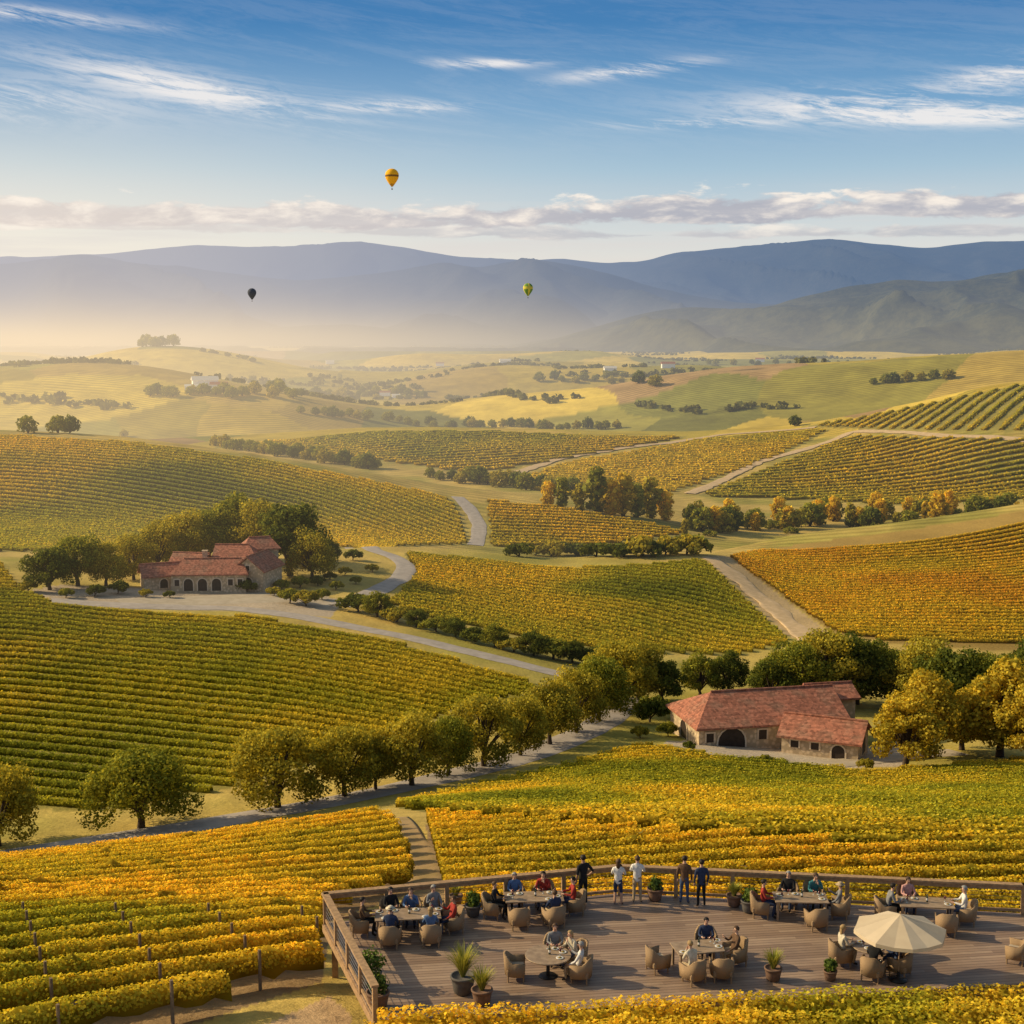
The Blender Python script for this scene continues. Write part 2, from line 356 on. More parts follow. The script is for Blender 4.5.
mrange('middle_mountains',[(-400,276),(-100,270),(0,263),(80,254),(150,261),(230,271),(300,281),(350,275),(400,267),(440,261),(475,268),(520,255),(560,258),(620,276),(680,292),(760,304),(850,310),(1400,310)],15000,5200,-140,210,(.06,.06,.045),(.025,.034,.03),21,rel=1.25,crn=.03)
mrange('far_mountains',[(-400,256),(-100,254),(0,254),(60,255),(130,249),(200,242),(260,247),(320,242),(360,240),(430,250),(500,258),(560,257),(600,262),(640,261),(690,249),(740,243),(790,240),(830,234),(870,241),(910,247),(960,241),(1024,238),(1200,246),(1400,250)],23000,7000,-160,230,(.055,.06,.055),(.028,.038,.04),37,rel=1.1,crn=.025)
# ------------------------------------------------------------ roads
def road(name,pts,width,m,lift=.12,ymin=36,step=2.0,rag=.16):
    W=[hit(x,y,ymin)[:2] for x,y in pts]; W=np.array(W); d=np.r_[0,np.cumsum(np.hypot(*np.diff(W,axis=0).T))]
    s=np.arange(0,d[-1],step); 
    def cr(v):
        y=np.interp(s,d,v); k=max(3,int(14/step)); kk=np.hanning(k+2)[1:-1];kk/=kk.sum(); pad=len(kk)//2
        return np.convolve(np.pad(y,(pad,len(kk)-1-pad),mode='reflect',reflect_type='odd'),kk,'valid')
    x=cr(W[:,0]);y=cr(W[:,1]); tx=np.gradient(x);ty=np.gradient(y);l=np.hypot(tx,ty);nx=-ty/l;ny=tx/l
    n=9; off=np.linspace(-.5,.5,n); vs=[]
    for i,o in enumerate(off):
        ww=width*(1+rag*(fbm(s/9+40*(i<4),s*0,2,3)-.5)*2*(abs(o)>.4))
        X=x+nx*o*ww;Y=y+ny*o*ww; vs.append(np.stack([X,Y,H(X,Y)+lift-(.1 if i in(0,n-1) else 0)],-1))
    V=np.stack(vs,1).reshape(-1,3); id=np.arange(len(x)*n).reshape(len(x),n)
    QQ=np.stack([id[:-1,:-1],id[:-1,1:],id[1:,1:],id[1:,:-1]],-1).reshape(-1,4)
    o=npmesh(name,V,QQ,None,m,True); o['kind']='structure'; return o
def roadmat(name,c1,c2):
    m,nt,p=newmat(name); pp=posn(nt,False); n=NOI(nt,pp,.5,6,.7); nt.links.new(MX(nt,SS(nt,n,.3,.7),c1,c2),p.inputs['Base Color']); p.inputs['Roughness'].default_value=.95
    finish(m,p.outputs[0]); return m
ASP=roadmat('pale_road',(.42,.37,.33),(.31,.27,.24)); DIRT=roadmat('dirt',(.58,.42,.25),(.42,.30,.16)); GRAV=roadmat('gravel',(.46,.39,.30),(.36,.30,.22)); DIRT2=roadmat('rough_dirt',(.38,.25,.12),(.27,.19,.07))
road('road',[(-70,868),(0,855),(100,841),(190,827),(300,808),(400,789),(470,772),(540,753),(590,731),(618,712),(636,697)],5.2,ASP)
road('road',[(50,600),(130,606),(230,608),(300,617),(400,636),(480,655),(550,672),(600,684),(640,693)],5.0,ASP,.16)
road('road',[(338,606),(375,592),(402,578),(408,567),(395,557),(372,550),(352,548)],5,ASP,.2)
road('road',[(458,497),(470,509),(479,524),(478,538),(474,546)],6,ASP,.2,400)
road('dirt_road',[(712,558),(742,582),(775,610),(810,642)],5.5,DIRT,.2,36,2,.5)
road('dirt_road',[(500,478),(560,459),(640,446),(720,435),(820,427)],8,DIRT,.5,700,4,.4)
road('dirt_road',[(688,494),(760,462),(852,432),(940,436),(1030,442)],7,DIRT,.5,700,4,.4)
road('dirt_path',[(400,818),(412,832),(422,860),(436,905)],1.7,DIRT2,.06,40,1,.8)
road('forecourt',[(120,603),(200,600),(290,598),(340,604)],11,GRAV,.1)
road('forecourt',[(700,752),(740,760),(800,766),(880,758),(960,752)],5,GRAV,.14)
# ------------------------------------------------------------ leaf cards / vines
def cards(P,N,s,asp=1.0):
    n=len(P); N=N/np.linalg.norm(N,axis=1,keepdims=True); r=rng.normal(size=(n,3)); T=np.cross(N,r); T/=np.linalg.norm(T,axis=1,keepdims=True); B=np.cross(N,T)
    s=np.asarray(s).reshape(-1,1)*np.ones((n,1)); T=T*s*.5; B=B*s*.5*asp; b=N*s*.12
    return np.stack([P-T-b,P-B*.9+b*.5,P+T-b,P+B+b*.5],1).reshape(-1,3), np.arange(4*n).reshape(n,4)
def pal_col(X,Y,pal,sc,n,spread=.5,seed=4):
    t=np.clip((fbm(X/sc,Y/sc,3,seed)-.5)*2.0+.5+rng.normal(0,spread*.5,len(X)),0,1)*(len(pal)-1.001)
    i=t.astype(int);f=(t-i)[:,None];pal=np.array(pal); return (pal[i]*(1-f)+pal[i+1]*f)*rng.uniform(.7,1.3,(len(X),1))
G1=(.27,.29,.03);G2=(.48,.45,.04);Y1=(.72,.56,.05);Y2=(.88,.62,.05);O1=(.84,.49,.045)
rowcount=0
def rows(key,dirv,spacing,step,h,w,cpm,cs,pal,label,group,psc=18,single=None,poly=None,seed=4,spread=.3,zlo=.02,dark=.42,curve=0):
    global rowcount
    P=poly or WP[key]; PA=np.array(P); d=np.array(dirv,float); d/=np.hypot(*d); nn=np.array([-d[1],d[0]])
    pn=PA@nn; pd=PA@d; VV=[];QQ=[];CC=[];base=0; out=[]
    for k in np.arange(pn.min()-curve+spacing*.5,pn.max()+curve,spacing):
        s=np.arange(pd.min(),pd.max(),step); X=d[0]*s+nn[0]*k; Y=d[1]*s+nn[1]*k
        wv=(fbm(s/90,s*0+k/160,2,9)-.5)*spacing*1.2
        if curve: u=(s-pd.min())/(pd.max()-pd.min()); wv=wv+curve*(np.sin(u*math.pi)-.6)
        X=X+nn[0]*wv; Y=Y+nn[1]*wv
        ok=inpoly(X,Y,P)&(Y>30)
        if ok.sum()<4: continue
        e=np.flatnonzero(np.diff(np.r_[0,ok.astype(int),0])); rv=[];rq=[];rc=[];rb=0
        for a,b_ in zip(e[::2],e[1::2]):
            if b_-a<4: continue
            x=X[a:b_];y=Y[a:b_];z=H(x,y);m=len(x)
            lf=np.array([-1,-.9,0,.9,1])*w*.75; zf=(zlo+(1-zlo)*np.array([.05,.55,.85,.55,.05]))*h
            jx=1+.2*rng.normal(size=(m,5)); jz=1+.1*rng.normal(size=(m,5))
            vx=x[:,None]+nn[0]*lf*jx; vy=y[:,None]+nn[1]*lf*jx; vz=z[:,None]+zf*jz
            rv.append(np.stack([vx,vy,vz],-1).reshape(-1,3)); id=np.arange(m*5).reshape(m,5)+rb
            rq.append(np.stack([id[:-1,:-1],id[:-1,1:],id[1:,1:],id[1:,:-1]],-1).reshape(-1,4)); rb+=m*5
            c=pal_col(np.repeat(x,5),np.repeat(y,5),pal,psc,0,spread,seed)*dark*np.tile([.5,.8,1.7,.8,.5],m)[:,None]; rc.append(c)  # row core: shade painted into the low sides, top lightened
            L=(m-1)*step; n=int(L*cpm)
            if n>0:
                t=rng.uniform(0,m-1.001,n); i=t.astype(int); fr=t-i
                cx=x[i]*(1-fr)+x[i+1]*fr; cyy=y[i]*(1-fr)+y[i+1]*fr; zz=z[i]*(1-fr)+z[i+1]*fr
                ph=rng.uniform(-1.9,1.9,n); lump=.78+.44*fbm(t*step/1.1,cyy*0+k,2,31)
                rr=w*lump*rng.uniform(.8,1.12,n); la=np.sin(ph)*rr; uu=np.clip(.5+.5*np.cos(ph)*lump,0,1.15)*rng.uniform(.9,1.1,n); hz=h*(zlo+(1-zlo)*uu)
                PP=np.stack([cx+nn[0]*la,cyy+nn[1]*la,zz+hz],-1)
                NN=np.stack([nn[0]*np.sin(ph),nn[1]*np.sin(ph),np.cos(ph)+.25],-1)+rng.normal(0,.40,(n,3))
                v,q=cards(PP,NN,cs*rng.uniform(.6,1.3,n)); rv.append(v); rq.append(q+rb); rb+=len(v)
                cc=pal_col(cx,cyy,pal,psc,0,spread,seed)*(.40+.72*np.clip(uu,0,1.1)**1.3)[:,None]; rc.append(np.repeat(cc,4,0))  # leaf colour darkened downwards, shade between rows put into the colour
        if not rv: continue
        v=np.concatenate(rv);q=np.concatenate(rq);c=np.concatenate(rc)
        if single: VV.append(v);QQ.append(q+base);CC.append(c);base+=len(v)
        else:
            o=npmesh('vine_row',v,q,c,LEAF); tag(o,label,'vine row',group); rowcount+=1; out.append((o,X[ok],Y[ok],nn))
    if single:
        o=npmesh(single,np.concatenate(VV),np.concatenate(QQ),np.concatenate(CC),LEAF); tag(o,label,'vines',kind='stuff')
    return out
palA=[G1,G2,G2,Y1,Y1,Y2]; palL=[G1,G2,G2,Y1,Y1]; palO=[Y1,Y1,Y2,Y2,O1,O1]; palY=[G2,Y1,Y1,Y2,Y2]
fl=rows('front_left',(1,.70),2.3,.5,1.35,.42,330,.11,palY,'row of golden vines on posts in the block left of the wooden deck','vine rows left of the deck',9,seed=6,zlo=.38)
rows('front_middle',(1,.10),2.3,.5,1.3,.42,230,.13,palY,'row of golden vines just beyond the back railing of the deck','vine rows behind the deck',9,seed=8,zlo=.35)
rows('x',(29.3,3.45),1.5,.4,1.75,.6,420,.12,palY,'row of yellow green vines along the near edge of the deck','vine rows in front of the deck',5,poly=[(-4.4,36.5),(27,38.4),(27,44.6),(-4.4,40.9)],seed=12)
rows('right_front',(1,.06),3.2,.6,.9,.55,60,.20,palA,'green and gold vine row on the slope below the lower farmhouse','vine rows below the lower farmhouse',16,seed=15)
rows('left_slope',(1,-.26),3.4,.7,1.0,.6,38,.25,palL,'green vine row on the slope below the upper farmhouse','vine rows below the upper farmhouse',30,seed=19,curve=12)
rows('centre_slope',(1,-.38),4.0,.9,1.1,.75,28,.33,palA,'vine row on the middle slope above the lower road','vine rows on the middle slope',35,seed=22,curve=12)
rows('right_hill',(1,.12),4.0,.9,1.1,.75,28,.33,palO,'orange tinted vine row on the hill at the right edge','vine rows on the orange hill',40,seed=27,curve=-14)
rows('left_hill',(1,-.38),5.4,1.6,1.3,1.1,14,.55,palA,'vine row on the long hill behind the upper farmhouse','vine rows on the long hill',70,seed=30,curve=36)
rows('knoll',(1,.2),5.4,1.6,1.4,1.1,12,.6,palY,'vine row on the small knoll in the middle distance','vine rows on the knoll',40,seed=33)
for i,k in enumerate(('mid_a','mid_b','mid_c','mid_d')):
    rows(k,[(1,.5),(1,-.2),(1,.15),(.8,1.1)][i],[11,9,9,10][i],4,2.0,2.2,2.6,1.1,[palY,palY,palA,palY][i],['distant vines on the yellow field in the middle distance','distant vines on the field left of the far dirt road','distant vines on the field right of the far dirt road','distant vines on the striped hill at the far right'][i],None,120,single='distant_vines',seed=40+i,dark=.5)
print('rows',rowcount,time.time()-T0)
WOOD=mat('weathered_wood',(.26,.18,.11),(.17,.12,.08),9,.85,.3)
pbm=bmesh.new(); cyl(pbm,(0,0,-.3),(0,0,1.45),.065,.055,8); post=obj('post',pbm,WOOD); pme=post.data; bpy.data.objects.remove(post)
for o,X,Y,nn in fl:
    for k in range(0,len(X),7):
        if Y[k]<56:
            x=X[k]-nn[0]*.42;y=Y[k]-nn[1]*.42
            q=bpy.data.objects.new('post',pme); C.objects.link(q); q.location=(x,y,float(H(x,y))); q.parent=o
# ------------------------------------------------------------ trees
BARK=mat('bark',(.09,.065,.045),(.05,.035,.025),3,.9,.4,True)
def tube(pts,rad,seg=7):
    V=[];Q=[]
    pts=[Vector(p) for p in pts]
    for i,p in enumerate(pts):
        d=(pts[min(i+1,len(pts)-1)]-pts[max(i-1,0)]).normalized(); a=d.orthogonal().normalized(); b=d.cross(a)
        for k in range(seg):
            t=2*math.pi*k/seg; V.append(p+(a*math.cos(t)+b*math.sin(t))*rad[i])
    for i in range(len(pts)-1):
        for k in range(seg): Q.append((i*seg+k,i*seg+(k+1)%seg,(i+1)*seg+(k+1)%seg,(i+1)*seg+k))
    return V,Q
def tree_meshes(h,w,n,cs,cols,seed,trunk=.2,kind='round',single=False):
    rnd=random.Random(seed); rg=np.random.default_rng(seed)
    V=[];Q=[]
    def add(p,r):
        v,q=tube(p,r); b=len(V); V.extend(v); Q.extend([tuple(x+b for x in f) for f in q])
    add([(0,0,-.4),(0.05*h*.2,0,h*trunk*.5),(0,.03*h,h*trunk),(0,0,h*.62)],[h*.045,h*.034,h*.028,h*.01])
    bl=[]; nb={'round':36,'tall':18,'bush':10}[kind]
    for i in range(nb):
        an=i*2.4+rnd.uniform(-.4,.4); f=math.sqrt((i+.5)/nb)
        if kind=='tall': z=h*(.2+.7*i/nb); rr=w*.5*(.7*math.sin(math.pi*(.15+.8*i/nb)))*rnd.uniform(.3,1)
        elif kind=='bush': z=h*(.35+.3*(1-f)*rnd.uniform(.5,1)); rr=w*.36*f
        elif i%3==2: z=h*rnd.uniform(.25,.42); rr=w*rnd.uniform(.2,.38)
        else: z=h*(.48+.34*(1-f**2)+rnd.uniform(-.12,.08)); rr=w*.38*f*rnd.uniform(.8,1.15)
        br=w*rnd.uniform(.09,.18) if kind!='tall' else w*rnd.uniform(.15,.24)
        c=(math.cos(an)*rr,math.sin(an)*rr,z); bl.append((*c,br,rnd.uniform(.75,1.25)))
        if i%3==0: add([(0,0,h*trunk*rnd.uniform(.7,1)),(c[0]*.5,c[1]*.5,h*trunk+(z-h*trunk)*.6),(c[0]*.9,c[1]*.9,z)],[h*.02,h*.013,h*.005])
    bl=np.array(bl); pr=bl[:,3]**2; i=rg.choice(len(bl),n,p=pr/pr.sum())
    dr=rg.normal(size=(n,3)); dr/=np.linalg.norm(dr,axis=1,keepdims=True)
    rad=bl[i,3]*rg.uniform(.6,1.12,n)
    P=bl[i,:3]+dr*rad[:,None]*np.array([1,1,.82]); P[:,2]=np.maximum(P[:,2],.12*h if kind!='bush' else .02*h)
    N=dr+rg.normal(0,.5,(n,3)); v,q=cards(P,N,cs*rg.uniform(.6,1.35,n))
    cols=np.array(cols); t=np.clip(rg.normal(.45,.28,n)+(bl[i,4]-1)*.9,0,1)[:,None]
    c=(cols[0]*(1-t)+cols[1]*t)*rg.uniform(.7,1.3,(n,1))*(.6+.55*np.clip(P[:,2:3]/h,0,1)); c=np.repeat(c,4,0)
    if single:
        tv=np.array([list(x) for x in V]); tq=np.array(Q)
        vv=np.concatenate([v,tv]); qq=np.concatenate([q,tq+len(v)]); cc=np.concatenate([c,np.tile([.05,.035,.025],(len(tv),1))])
        return npmesh('tree',vv,qq,cc,TLEAF,link=False)
    tm=npmesh('trunk',np.array([list(x) for x in V]),np.array(Q),None,BARK,True,link=False)
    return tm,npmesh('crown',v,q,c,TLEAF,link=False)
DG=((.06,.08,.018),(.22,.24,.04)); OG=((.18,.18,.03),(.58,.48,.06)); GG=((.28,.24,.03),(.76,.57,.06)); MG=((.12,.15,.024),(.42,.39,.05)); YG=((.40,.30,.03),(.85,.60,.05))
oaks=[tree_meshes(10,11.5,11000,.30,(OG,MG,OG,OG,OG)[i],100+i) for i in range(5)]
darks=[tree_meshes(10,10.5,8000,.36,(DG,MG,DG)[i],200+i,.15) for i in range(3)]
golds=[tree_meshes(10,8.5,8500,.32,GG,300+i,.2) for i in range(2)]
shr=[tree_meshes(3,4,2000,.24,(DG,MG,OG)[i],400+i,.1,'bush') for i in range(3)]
def plant(var,px,py,h,label,cat='tree',name='tree',group=None,wf=1,base=10,ymin=36):
    X,Y,z=hit(px,py,ymin); s=h/base
    t=thing(name,label,cat,(X,Y,z),random.uniform(0,6.28),group); t.scale=(s*wf,s*wf,s)
    for nm,me in zip(('trunk','crown'),var):
        o=bpy.data.objects.new(nm,me); C.objects.link(o); o.parent=t
    return t
ordn=['first','second','third','fourth','fifth','sixth','seventh','eighth','ninth','tenth','eleventh','twelfth','thirteenth','fourteenth','fifteenth','sixteenth']
line=[(-2,846,9.2,1.0),(141,828,9.6,1.15),(278,808,9.8,1.08),(344,797,9.0,.88),(412,786,9.4,.92),(376,790,7.6,.75),(448,776,8.2,.8),(484,767,9.8,.95),(520,756,8.8,.85),(550,745,9.8,.9),(576,733,10,.9),(598,721,11,.92),(618,708,11.4,.95),(638,700,11,.9)]
line.sort()
for i,(x,y,h,wf) in enumerate(line):
    plant(oaks[i%5],x,y,h,'%s round olive green tree from the left along the lower road'%ordn[i],group='round trees along the lower road',wf=wf)
rb=[(662,702,8,'d'),(700,696,8,'d'),(728,694,8,'d'),(772,706,9,'d'),(796,706,12,'o'),(826,704,13.5,'o'),(856,704,13.5,'d'),(888,706,11,'o'),(925,712,13,'o'),(950,720,13,'d'),(985,720,12,'o'),(1030,712,13,'d'),(1075,722,12,'d')]
for i,(x,y,h,v) in enumerate(rb):
    plant((darks if v=='d' else oaks)[i%3],x,y,h,'%s leafy tree from the left behind the lower farmhouse'%ordn[i],group='trees behind the lower farmhouse')
fr=[(905,768,11,0),(928,758,12.5,1),(962,750,10,0),(1000,757,14,1),(1035,764,12,0)]
for i,(x,y,h,v) in enumerate(fr):
    plant(golds[v],x,y,h,'%s golden green tree from the left on the lawn right of the lower farmhouse'%ordn[i],group='golden trees right of the lower farmhouse',wf=1.1)
for i,(x,y,h,l) in enumerate([(650,722,6,'largest leafy bush left of the lower farmhouse'),(668,736,3,'low bush beside the patio of the lower farmhouse'),(640,738,2.6,'small bush left of the patio of the lower farmhouse'),(680,720,4,'bush behind the patio of the lower farmhouse'),(884,744,4,'bush at the right end of the lower farmhouse'),(866,770,2.2,'low bush by the right arch of the lower farmhouse'),(690,750,1.8,'tiny bush at the front left corner of the lower farmhouse'),(765,764,1.8,'tiny bush in front of the lower farmhouse')]):
    plant(shr[i%3],x,y,h,l,'bush','bush',base=3,wf=.9)
lh=[(50,590,10,1.15),(78,586,12,1.05),(106,586,10,1),(134,580,11,.95),(158,572,13,.95),(184,568,14.5,.95),(210,564,15,.95),(238,562,18,1.0),(264,564,17,.9),(290,576,19,1.0),(312,582,13,.9),(332,562,6,.8)]
for i,(x,y,h,wf) in enumerate(lh):
    plant(darks[i%3] if i in(0,7,9,11) else oaks[i%5],x,y,h,'%s tree from the left in the grove around the upper farmhouse'%ordn[i],group='grove around the upper farmhouse',wf=wf)
sl=[(247,592,4,'round green shrub in front of the upper farmhouse'),(290,603,4.5,'low shrub right of the forecourt of the upper farmhouse'),(306,606,5,'broad shrub beside the road bend by the upper farmhouse'),(353,560,4,'small shrub by the driveway right of the upper farmhouse'),(322,600,3.5,'small shrub inside the road bend'),(28,592,3.5,'shrub at the left end of the upper farm'),(118,594,4,'shrub left of the low wing of the upper farmhouse'),(336,590,3,'shrub in the middle of the driveway loop'),(372,572,3,'shrub in the right of the driveway loop'),(318,586,3.5,'shrub between the farmhouse and the driveway loop'),(300,588,4,'shrub at the right corner of the upper farmhouse'),(345,575,3,'shrub near the top of the driveway loop'),(95,596,3.5,'small shrub under the trees left of the upper farmhouse'),(356,584,2.6,'small bush at the right centre of the driveway loop'),(274,596,3,'garden bush near the right corner of the forecourt'),(330,580,2.6,'little bush near the centre top of the driveway loop'),(282,590,3.4,'garden bush against the right wing of the upper farmhouse'),(146,597,2.6,'low garden bush in front of the low wing'),(170,598,2.2,'low garden bush left of the arches of the upper farmhouse'),(66,598,3,'low bush at the far left of the upper forecourt')]
for i,(x,y,h,l) in enumerate(sl): plant(shr[i%3],x,y,h,l,'shrub','shrub',base=3)
hd=[(358+i*19.5,612+i*5.0-(i>8)*((i-8)*1.5)) for i in range(15)]
for i,(x,y) in enumerate(hd):
    plant(darks[i%3] if i%2 else shr[i%3],x,y,random.uniform(3.8,6.0),'dark bushy tree in the hedge along the middle road','tree',group='hedge trees along the middle road',base=10 if i%2 else 3,wf=1.3)
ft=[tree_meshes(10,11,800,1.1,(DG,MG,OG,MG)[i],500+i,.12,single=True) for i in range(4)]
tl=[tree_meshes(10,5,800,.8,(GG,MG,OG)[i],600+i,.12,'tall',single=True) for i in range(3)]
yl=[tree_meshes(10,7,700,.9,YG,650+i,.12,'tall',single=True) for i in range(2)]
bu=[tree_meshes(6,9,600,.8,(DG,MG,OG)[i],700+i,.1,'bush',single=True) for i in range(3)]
nfar=0
def far_tree(meshes,px,py,h,label,group,base=10,ymin=300,wf=1):
    global nfar
    X,Y,z=hit(px,py,ymin); o=bpy.data.objects.new('tree',random.choice(meshes)); C.objects.link(o); nfar+=1
    s=h/base; o.location=(X,Y,z-.1*h); o.rotation_euler=(0,0,random.uniform(0,6.28)); o.scale=(s*wf,s*wf,s); tag(o,label,'tree',group)
def belt(meshes,pts,n,h,label,group,jx=3,jy=1.5,**k):
    P=np.array(pts,float); d=np.r_[0,np.cumsum(np.hypot(*np.diff(P,axis=0).T))]
    for i in range(n):
        t=(i+random.uniform(.2,.8))/n*d[-1]; far_tree(meshes,np.interp(t,d,P[:,0])+random.uniform(-jx,jx),np.interp(t,d,P[:,1])+random.uniform(-jy,jy),h*random.uniform(.7,1.25),label,group,**k)
belt(bu,[(515,556),(600,557),(700,553)],14,8,'rounded bush in the hedge at the foot of the knoll','bushes at the foot of the knoll',base=6)
for i,(x,y,h) in enumerate([(548,506,13),(562,508,16),(580,511,14),(597,513,24),(611,515,18),(624,516,23),(637,517,17),(650,518,21),(664,520,15)]):
    far_tree(tl if i%4 else yl,x,y,h,'%s upright sunlit tree from the left in the tall group right of the knoll'%ordn[i],'tall trees right of the knoll',ymin=560,wf=1.05)
belt(ft+tl+bu,[(680,532),(780,528),(900,522),(1040,510)],54,11,'tree in the creek belt behind the orange hill','trees in the creek belt',8,6,ymin=560)
belt(yl,[(700,528),(820,526),(890,522),(960,514)],13,13,'yellow autumn tree in the creek belt','yellow trees in the creek belt',8,4,ymin=560)
belt(ft,[(210,446),(300,458),(380,470)],24,10,'tree in the hedgerow beyond the long hill','hedgerow trees beyond the long hill',ymin=700)
belt(ft,[(425,478),(480,484),(560,492),(640,500)],22,10,'tree in the low belt below the yellow field','trees below the yellow field',ymin=680)
belt(ft,[(300,414),(360,418),(440,428),(500,428),(560,430),(620,428)],34,13,'tree in the belt above the yellow field','trees above the yellow field',ymin=1250)
belt(ft,[(150,398),(200,394),(280,394),(340,396),(430,398)],36,16,'tree around the white farm in the distance','trees around the white farm',8,4,ymin=1500)
belt(ft,[(134,347),(176,346)],9,30,'tree in the clump on the top of the far knoll','trees on the far knoll',3,.6,ymin=2700)
for x in(28,58,70): far_tree(ft,x,433,10,'lone tree on the crest of the long left hill at its far side','lone trees on the left hill',ymin=600)
for x,y in((124,437),(795,426)): far_tree(ft,x,y,10,'lone dark tree standing on a field crest %s'%('left of centre' if x<500 else 'right of centre'),None,ymin=700)
belt(ft,[(870,384),(920,380),(960,378)],8,13,'tree on the ridge at the far right','trees on the far right ridge',ymin=1500)
belt(ft,[(540,382),(600,380),(660,384)],14,18,'tree in the wood in the far valley','trees in the far valley wood',8,3,ymin=1800)
belt(ft,[(700,364),(800,366),(860,364)],12,20,'tree in the far belt under the near hills','trees under the near hills',ymin=2600)
# far woods and hedgerows as one mass of leaf clumps
CX=[];CS=[]
def clumpline(X,Y,ang,L,s0):
    n=int(L/(s0*1.5))+2
    for j in range(n):
        if rng.random()<.12: continue
        q=(j/n-.5)*L; CX.append((X+q*math.cos(ang)+rng.normal(0,s0*.8),Y+q*math.sin(ang)+rng.normal(0,s0*1.6))); CS.append(s0*rng.uniform(.6,1.25))
for i in range(230):
    Y=math.exp(rng.uniform(math.log(1900),math.log(12000))); a=rng.uniform(-.6,.6); clumpline(a*Y,Y,rng.normal(0,.25),rng.uniform(20,130)*(1+Y/3000),rng.uniform(3.2,5.0)*(1+Y/9000))
for pts,ym in(([(250,383),(330,386),(420,390)],1800),([(150,384),(230,380),(300,384)],1800),([(560,374),(640,376),(720,372),(800,374)],2200),([(0,398),(60,404),(130,408)],1500),([(640,408),(720,412),(800,406)],1500),([(450,398),(520,400),(580,398)],1600),([(860,370),(930,372),(1000,368)],2200),([(380,368),(470,368),(560,366)],3000)):
    for (x0,y0),(x1,y1) in zip(pts,pts[1:]):
        a_=hit(x0,y0,ym);b_=hit(x1,y1,ym); L=math.hypot(b_[0]-a_[0],b_[1]-a_[1])
        if L<900: clumpline((a_[0]+b_[0])/2,(a_[1]+b_[1])/2,math.atan2(b_[1]-a_[1],b_[0]-a_[0]),L,6)
CX=np.array(CX);CS=np.array(CS); kq=22; n=len(CX)*kq; dr=rng.normal(size=(n,3)); dr/=np.linalg.norm(dr,axis=1,keepdims=True); s_=np.repeat(CS,kq)[:,None]
P=np.stack([CX[:,0],CX[:,1],H(CX[:,0],CX[:,1])+CS*.55],-1); P=np.repeat(P,kq,0)+dr*s_*np.array([1.25,1.1,.75])*rng.uniform(.5,1,(n,1))
v,q=cards(P,dr+rng.normal(0,.4,(n,3)),s_[:,0]*.95); cc=np.repeat(np.repeat(rng.uniform(.6,1.4,len(CX)),kq)[:,None]*rng.uniform(.7,1.3,(n,1))*np.array([.15,.15,.04]),4,0)
o=npmesh('distant_woods',v,q,cc,TLEAF); tag(o,'dark woods and hedgerows scattered over the far valley floor','woods',kind='stuff')
print('trees',nfar,len(CX),time.time()-T0)
# ------------------------------------------------------------ buildings
def stonemat(name,c1,c2,sc):
    m,nt,p=newmat(name); co=posn(nt); v=nt.nodes.new('ShaderNodeTexVoronoi'); nt.links.new(co,v.inputs['Vector']); v.inputs['Scale'].default_value=sc
    n=NOI(nt,co,1.2,5); sp=nt.nodes.new('ShaderNodeSeparateColor'); nt.links.new(v.outputs['Color'],sp.inputs[0])
    c=MX(nt,sp.outputs[0],c1,c2); c=MX(nt,SS(nt,v.outputs['Distance'],.25,.6),c,tuple(x*.7 for x in c2)); c=MX(nt,M(nt,'MULTIPLY',n,.4),c,tuple(x*.7 for x in c1))
    nt.links.new(c,p.inputs['Base Color']); finish(m,p.outputs[0]); return m
def tilemat(name,c1,c2):
    m,nt,p=newmat(name); co=posn(nt); s=nt.nodes.new('ShaderNodeSeparateXYZ'); nt.links.new(co,s.inputs[0])
    w2=M(nt,'FRACT',M(nt,'MULTIPLY',s.outputs[2],2.6)); n=NOI(nt,co,2.5,6,.8); nb=NOI(nt,co,.35,3,.5)
    v=nt.nodes.new('ShaderNodeTexVoronoi'); nt.links.new(co,v.inputs['Vector']); v.inputs['Scale'].default_value=2.6; sp=nt.nodes.new('ShaderNodeSeparateColor'); nt.links.new(v.outputs['Color'],sp.inputs[0])
    c=MX(nt,SS(nt,n,.35,.65),c1,c2); c=MX(nt,M(nt,'MULTIPLY',SS(nt,nb,.4,.7),.6),c,(.26,.16,.11)); k=M(nt,'MULTIPLY',M(nt,'ADD',.62,M(nt,'MULTIPLY',sp.outputs[0],.65)),M(nt,'ADD',.82,M(nt,'MULTIPLY',w2,.28)))
    nt.links.new(MX(nt,1,c,XYZ(nt,k,k,k),'MULTIPLY'),p.inputs['Base Color'])
    finish(m,p.outputs[0]); return m
STONE=stonemat('rubble_stone',(.74,.58,.39),(.56,.43,.28),1.6); TILE=tilemat('terracotta_tiles',(.44,.17,.105),(.30,.12,.08))
DARK=mat('dark_opening',(.03,.022,.018),(.05,.035,.028),2,.5,haze=True); TRIM=mat('pale_stone_trim',(.70,.58,.43),(.58,.47,.35),2,.9,haze=True)
def bx8(bm,p8,mi=0):
    v=[bm.verts.new(p) for p in p8]
    for f in((0,1,2,3),(7,6,5,4),(0,4,5,1),(1,5,6,2),(2,6,7,3),(3,7,4,0)): bm.faces.new([v[i] for i in f])
